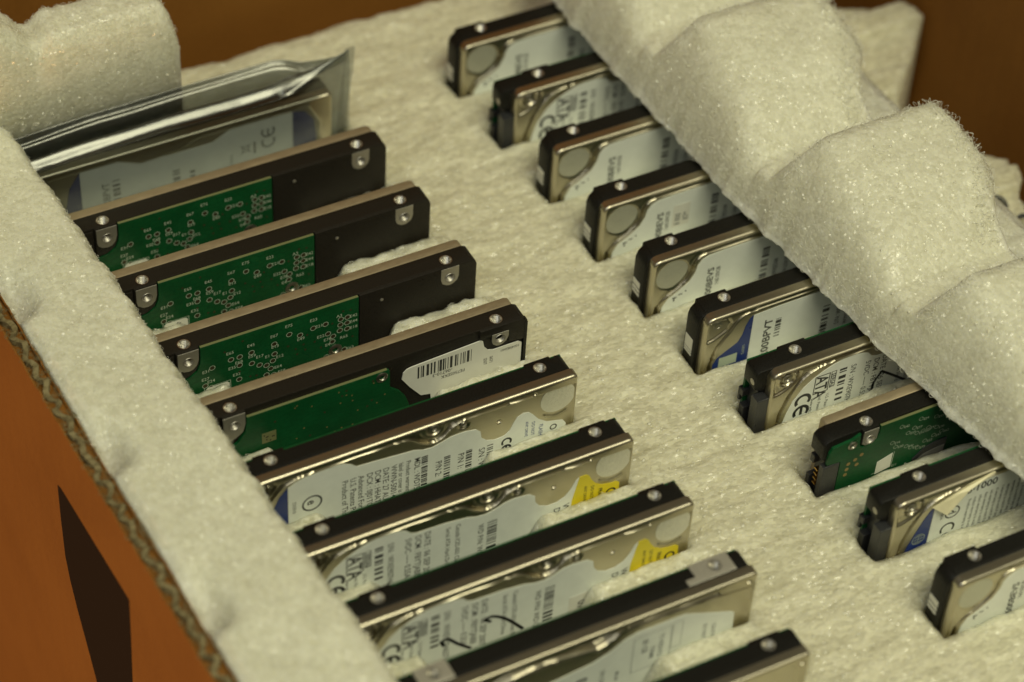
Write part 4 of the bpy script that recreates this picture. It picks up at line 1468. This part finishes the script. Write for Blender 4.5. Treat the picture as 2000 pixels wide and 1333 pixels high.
# --- foam tray with a slot for every drive
gx = np.arange(-36, 300, 0.8)
gy = np.arange(-190, 182.5, 0.8)
X, Y = np.meshgrid(gx, gy)
Z = -17.6 + 0.6 * vn(X, Y * 1.8, 9, 1) + 0.3 * vn(X * 0.6 - Y * 0.2, Y * 2, 3.4, 2) + 0.2 * vn(X * 0.6 - Y * 0.2, Y * 1.6, 1.7, 3)
Z += 0.5 * vn(X, Y, 30, 4)
drop = np.zeros_like(X)
for kk, (x0, y0, z0) in POS.items():
    left = kk[0] == 'd'
    lx = X - x0
    gap = sst(-17.2, -15.2, Y - y0) * sst(0.6, -1.0, Y - y0)      # strip in front of this drive
    wob = 2.0 * vn(Y, X * 0 + y0, 5, 12)
    if left:
        mid = sst(22, 30, lx + wob) * sst(72.5, 66, lx + wob)
        Z = np.where(gap > 0, Z - 15 * gap * mid + gap * (1 - mid) * sst(106, 98, lx) * ((2.2 if kk in ('d2', 'd3') else 0.7) * sst(28, 60, lx) + (1.2 if kk in ('d2', 'd3', 'd4') else 0.3) + 0.7 * vn(X, Y, 2.2, 13)) * sst(-16.8, -12.5, Y - y0), Z)
    else:
        Z = Z - gap * sst(44, 60, lx) * 4
    # soft lip and dip next to the slot
    dx = np.maximum(np.maximum(x0 - X, X - (x0 + 99.6)), 0)
    dy = np.maximum(np.maximum(y0 - Y, Y - (y0 + 9.5)), 0)
    dd = np.hypot(dx, dy)
    Z -= (2.2 if not left else 0.4) * np.exp(-(dd / 1.5) ** 2)
    ins = (X > x0 - 0.1) & (X < x0 + 99.2) & (Y > y0 + 0.1) & (Y < y0 + 9.4)
    Z = np.where(ins, -62, Z)
ins = (X > -7) & (X < 93) & (Y > 129.6) & (Y < 139)
Z = np.where(ins, -62, Z)
outl = [(-14, -186), (268, -186), (256, 5), (270.5, 43), (258, 58), (254, 70), (253.2, 76), (258, 82), (277, 101), (282.5, 107), (280, 117), (258, 127), (244, 136), (228, 176), (150, 176.5), (110, 178), (70, 177.5), (46, 178), (-33, 178)]
sd = psd(X, Y, outl) + 0.9 * vn(X, Y, 4, 15)
Z = np.where(sd > 0, -85, Z - 2.0 * np.exp(-(np.maximum(-sd, 0) / 1.5)))
tray = thing('foam_tray', 'cream foam sheet with slots that hold both rows of drives', 'foam tray', me=grid_mesh('foam_tray', X, Y, Z, 'foam_tray', mask=~((sd[:-1, :-1] > 1.2) & (sd[1:, 1:] > 1.2) & (X[1:, 1:] < -8))))
P, Nn = surf(X, Y, Z)
ok = (P[:, 2] > -28) & (Nn[:, 2] > 0.35)
fibres('foam_fibre', P[ok], Nn[ok], 13000, (0.6, 2.6), (0.05, 0.45), 0.06, 1, tray, bias=(1.3, 0.35, 0))
cells(P[ok], Nn[ok], 6000, (0.16, 0.5), 71, tray, 1.7, (1.3, 0.35, 0))
# handwriting on the tray
k = MB()


def ribbon(pts, w):
    for (a, b_), (c, d_) in zip(pts, pts[1:]):
        L = math.hypot(c - a, d_ - b_) or 1
        nx, ny = -(d_ - b_) / L * w / 2, (c - a) / L * w / 2
        k.add([(a + nx, b_ + ny, -17.1), (a - nx, b_ - ny, -17.1), (c - nx, d_ - ny, -17.1), (c + nx, d_ + ny, -17.1),
               (a + nx, b_ + ny, -18.6), (a - nx, b_ - ny, -18.6), (c - nx, d_ - ny, -18.6), (c + nx, d_ + ny, -18.6)],
              [[0, 1, 2, 3], [4, 7, 6, 5], [0, 4, 5, 1], [1, 5, 6, 2], [2, 6, 7, 3], [3, 7, 4, 0]])


ribbon(smooth_line([(249.0, 24.5), (252.2, 26.4), (254.2, 24.8), (253.6, 21.2), (250.6, 18.4)], 5), 0.6)
ribbon(smooth_line([(257.6, 15.4), (254.8, 16.4), (251.2, 14.0), (250.6, 9.6), (252.8, 7.6), (255.8, 9.2), (255.6, 11.8), (253.6, 11.2)], 5), 0.6)
put('handwriting', k.mesh('handwriting', 'ink_green' if 'ink_green' in MAT else 'grey_ink'), tray)

# --- left foam strip
W = np.linspace(0, 1, 70)
Yl = np.arange(-186, 143.5, 0.8)
U, YY = np.meshgrid(W, Yl)
xin = 6.6 - 0.079 * YY + 0.6 * vn(YY, YY * 0, 5, 21) + 0.5 * vn(YY, YY * 0, 1.8, 22)
xout = -25.6 - 0.0494 * YY
XX = xin + (xout - xin) * U
ZT = 11.0 + 0.8 * vn(XX, YY, 14, 23) + 0.22 * vn(XX, YY, 3.2, 24) + 0.12 * vn(XX, YY, 1.5, 25)
de = np.maximum(XX - xout, 0)
di = np.maximum(xin - XX, 0)
ZL = ZT - 9.5 * np.exp(-(di / 1.9) ** 1.5)
for cx, cy in ((-27.4, 76), (-24.6, 17), (-21.2, -39), (-18, -96), (-15.5, -152), (-30.5, 134)):
    ex = np.where(XX < cx, (XX - cx) / 9.0, (XX - cx) / 4.2)
    ey = np.where(YY > cy, (YY - cy) / 9.0, (YY - cy) / 4.6)
    ZL -= 8.0 * np.exp(-(ex ** 2 + ey ** 2))
ZL -= 1.5 * np.exp(-(de / 1.6) ** 2)


def skirted(name, X, Y, Z, zb, mat):
    """close a height field with side walls and a flat bottom"""
    Xp = np.pad(X, 1, mode='edge')
    Yp = np.pad(Y, 1, mode='edge')
    Zp = np.pad(Z, 1, constant_values=zb)
    me = grid_mesh(name, Xp, Yp, Zp, mat)
    bm = bmesh.new()
    bm.from_mesh(me)
    nr, nc = Xp.shape
    bm.verts.ensure_lookup_table()
    ring = [bm.verts[i] for i in range(nc)] + [bm.verts[i * nc + nc - 1] for i in range(1, nr)] + [bm.verts[(nr - 1) * nc + j] for j in range(nc - 2, -1, -1)] + [bm.verts[i * nc] for i in range(nr - 2, 0, -1)]
    try:
        bm.faces.new(ring)
    except ValueError:
        pass
    bmesh.ops.recalc_face_normals(bm, faces=bm.faces)
    bm.to_mesh(me)
    bm.free()
    return me


lrail = thing('foam_strip', 'pale foam strip lying along the box side over the ends of the left row', 'foam strip', me=skirted('foam_strip', XX, YY, ZL, 0.9, 'foam'))
P, Nn = surf(XX, YY, ZL)
fibres('foam_fibre', P, Nn, 5200, (0.6, 2.4), (0.05, 0.5), 0.05, 2, lrail)
cells(P, Nn, 700, (0.14, 0.4), 72, lrail, 1.5)
edge = di.reshape(-1) < 2.0
fibres('edge_fuzz', P[edge], Nn[edge], 1500, (0.6, 2.0), (0.15, 0.7), 0.04, 12, lrail)


# --- right foam piece with humps, lying on the right row
Yr = np.arange(-186, 152, 0.62)
Wr = np.concatenate([np.linspace(0, 0.085, 22), np.linspace(0.092, 1, 122)])
U, YY = np.meshgrid(Wr, Yr)
xf = np.interp(YY, [-150, -82, -42, 8.5, 46, 90.5, 141, 160], [188.5, 182.4, 176.3, 171.2, 167.6, 165.4, 163.3, 162.6])
sfar = np.min([np.where(fy - YY < -6, 99, fy - YY) for fy in (145.0, 85.0, 26.5, -35.0, -96.0, -157.0)], 0)
width = 55.5 - 11.0 * sst(20, 42, sfar) * sst(99, 50, sfar) - 3.0 * sst(0, -6, sfar)
XX = xf + 66.0 * U
t_ = XX - xf
XX = XX + np.exp(-t_ / 2.5) * (0.6 * vn(YY, YY * 0, 6, 31) + 0.45 * vn(YY, YY * 0, 1.8, 32))
shift = 0.085 * (t_ - 20)                          # rows are slightly skewed
far = [145.0, 85.0, 26.5, -35.0, -96.0, -157.0]
H = np.full_like(XX, -99.0)
kk_ = np.full_like(XX, 10.0)
for fy in far:
    s = fy - (YY + 0.0 * shift)                    # distance towards the viewer from the far edge
    prof_ = np.where(s < 0, 28.0 + s * 2.6, 31.2 - (s - 5.0) ** 2 * 0.0092 - 0.9 * sst(4, 0, s))
    H = np.maximum(H, prof_)
    kk_ = np.where((s > -10) & (s < 20), 2.2 + 8.0 * sst(2, 14, s), kk_)
H = np.maximum(H, 15.5)
front = 1.0 + 37.0 * (1 - np.exp(-np.maximum(t_, 0) / 9.5))
back = np.maximum(width - t_, 0)
rr = 6 + 9 * sst(8, 30, sfar)
rb = np.where(back < rr, 31.4 - (rr - back) ** 2 * (9.0 / rr ** 2), 99)
kx = 2.0


def smin(a, b_, k_):
    h_ = np.clip(0.5 + 0.5 * (b_ - a) / k_, 0, 1)
    return b_ * (1 - h_) + a * h_ - k_ * h_ * (1 - h_)


ZR = smin(smin(front, H, kk_), rb, 3.0)
ZR = ZR + 0.8 * vn(XX, YY, 12, 33) + 0.16 * vn(XX, YY, 3.2, 34) + 0.10 * vn(XX, YY, 1.3, 35)
ZR = np.where(width - t_ < 0, -9 + 0 * ZR, ZR)
ZR = np.maximum(ZR, 3.6 + 0.4 * vn(XX, YY, 3, 36) - 1.4 * sst(62, 66, t_))
ZR = np.maximum(ZR, 2.0)
ZR = np.where(t_ < 0.4, 2.2, ZR)
rrail = thing('foam_strip', 'humped white foam strip lying across the right row of drives', 'foam strip', me=skirted('foam_strip', XX, YY, ZR, 1.9, 'foam'))
P, Nn = surf(XX, YY, ZR)
fibres('foam_fibre', P, Nn, 9000, (0.6, 2.4), (0.05, 0.5), 0.05, 3, rrail)
cells(P, Nn, 1600, (0.14, 0.4), 73, rrail, 1.5)
Pz = P[:, 2]
crest = (Pz > 17) & ((back.reshape(-1) < 8) | (np.min([np.abs(P[:, 1] - fy) for fy in far], 0) < 2.2))
fibres('edge_fuzz', P[crest], Nn[crest], 3400, (0.9, 4.2), (0.2, 2.2), 0.07, 4, rrail)

low = (t_.reshape(-1) < 3.0) & (t_.reshape(-1) > 0.2)
fibres('edge_fuzz', P[low], Nn[low], 2400, (0.6, 2.6), (0.2, 1.1), 0.05, 5, rrail)

# --- foam block behind the bag
Xb = np.arange(-48, 45.5, 0.7)
Db = np.concatenate([np.linspace(0, 3, 16), np.linspace(3.4, 16, 26)])
U, XX = np.meshgrid(Db, Xb)
YY = 142.3 + U
ztop = np.interp(XX, [-48, -14, -7, -1, 3.2, 5.5, 9, 44, 46], [48, 48, 44, 39, 33.5, 32.8, 35.8, 36.2, 36]) + 0.6 * vn(XX, YY, 9, 41) + 0.4 * vn(XX, YY, 2.2, 42)
ez = np.minimum(U, 16 - U)
ZB = ztop - np.where(ez < 4, (4 - ez) ** 2 * 0.3, 0)
er = np.maximum(45.0 - XX, 0)
ZB = ZB - np.where(er < 5, (5 - er) ** 2 * 0.45, 0)
blk = thing('foam_block', 'upright foam block with a notched top, behind the silver bag', 'foam block', me=skirted('foam_block', XX, YY, ZB, -17.0, 'foam'))
P, Nn = surf(XX, YY, ZB)
fibres('foam_fibre', P, Nn, 2500, (0.6, 2.6), (0.1, 0.9), 0.05, 6, blk)
# the front face of the block carries fibres too
rs = np.random.RandomState(9)
n = 2600
Pf = np.stack([rs.rand(n) * 92 - 48, np.full(n, 142.3), rs.rand(n) * 46 - 14], -1)
cells(Pf, np.tile([[0, -1.0, 0]], (n, 1)), 400, (0.16, 0.4), 74, blk, 1.4)
fibres('face_fuzz', Pf, np.tile([[0, -1.0, 0]], (n, 1)), n, (0.6, 2.2), (0.05, 0.5), 0.05, 7, blk)

# ------------------------------------------------------------------ cardboard box
box = thing('cardboard_box', 'brown corrugated cardboard box holding the foam and the drives', 'cardboard box', (-30.7, 0, 0))
box.rotation_euler = (0, 0, math.radians(2.83))
b = MB()
rs = np.random.RandomState(3)


def liner(x0, x1, top, amp):
    yy_ = np.arange(-212, 184.1, 0.8)
    zt_ = top + amp * (vn(yy_, yy_ * 0, 4, 61) + 0.6 * vn(yy_, yy_ * 0 + 9, 1.7, 62))
    n_ = len(yy_)
    v_ = [(x, y_, z_) for x in (x0, x1) for y_, z_ in zip(yy_, zt_)] + [(x, y_, -290) for x in (x0, x1) for y_ in yy_]
    f_ = []
    for i_ in range(n_ - 1):
        f_ += [[i_, i_ + 1, 2 * n_ + i_ + 1, 2 * n_ + i_], [n_ + i_, 3 * n_ + i_, 3 * n_ + i_ + 1, n_ + i_ + 1], [i_, n_ + i_, n_ + i_ + 1, i_ + 1]]
    b.add(v_, f_)


liner(-0.25, 0.15, 9.0, 0.5)
liner(4.35, 4.75, 8.0, 0.6)
b.box(0.2, 4.3, -212, 184, -60, 6.8)  # added filler between the liners, keeps the flute gaps from going too dark
side = put('side_panel', b.mesh('side_panel', 'cardboard'), box)
ys = np.arange(-212, 184, 0.45)
wv = 2.25 + (0.85 + 0.3 * np.sin(ys * 0.21)) * np.sin(ys * 2 * math.pi / 7.6 + 0.9 * np.sin(ys * 0.13) + 0.4 * np.sin(ys * 0.47))
V, F = [], []
for i, (yy, ww) in enumerate(zip(ys, wv)):
    zt = 8.4 + 0.9 * float(vn(np.array([yy]), np.array([3.0]), 3, 63)[0]) + 0.5 * math.sin(yy * 1.7) * math.sin(yy * 0.37) + 0.4 * math.sin(yy * 0.71)
    V += [(ww - 0.75, yy, zt), (ww + 0.75, yy, zt), (ww + 0.75, yy, -60), (ww - 0.75, yy, -60)]
    if i:
        o_ = 4 * i
        F += [(o_ - 4, o_ - 3, o_ + 1, o_), (o_ - 3, o_ - 2, o_ + 2, o_ + 1), (o_, o_ + 3, o_ - 1, o_ - 4)]
put('fluting', mesh_from('fluting', V, F, 'fluting', smooth=50), side)
n = 2600
Pf = np.stack([rs.rand(n) * 4.6, rs.rand(n) * 396 - 212, 8.6 + 0.6 * rs.rand(n)], -1)
fibres('torn_edge', Pf, np.tile([[0, 0, 1.0]], (n, 1)), n, (0.8, 2.4), (0.0, 0.5), 0.07, 17, side, mat='fluting')
k = MB()
mk = [(38.6, -20.4), (36.4, -19.4), (-6.6, -17.6), (-5.2, -36), (-3.4, -55), (-3.0, -100), (22, -100), (25.6, -88), (29.4, -79), (34.1, -68.4), (37.6, -58.6), (39.3, -50), (39.2, -34)]
k.add([(-0.30, y_, z_) for y_, z_ in mk] + [(-0.26, y_, z_) for y_, z_ in mk], [list(range(len(mk))), list(range(2 * len(mk) - 1, len(mk) - 1, -1))])
put('printed_symbol', k.mesh('printed_symbol', 'box_ink' if 'box_ink' in MAT else 'ink'), side)
b = MB()
b.box(-0.2, 325, 184.4, 189.4, -290, 270)  # upper part unseen, raised to reflect tan onto drive tops and cover rims
put('rear_panel', b.mesh('rear_panel', 'cardboard'), box)
b = MB()
b.box(319.5, 324.5, -212, 184.2, -290, 95)
put('far_side_panel', b.mesh('far_side_panel', 'cardboard'), box)
b = MB()
b.box(5, 319.3, -211.8, 184.2, -292, -288)
put('bottom_panel', b.mesh('bottom_panel', 'cardboard'), box)
b = MB()
b.box(5, 319.3, -217, -212.1, -290, 9)
put('front_panel', b.mesh('front_panel', 'cardboard'), box)
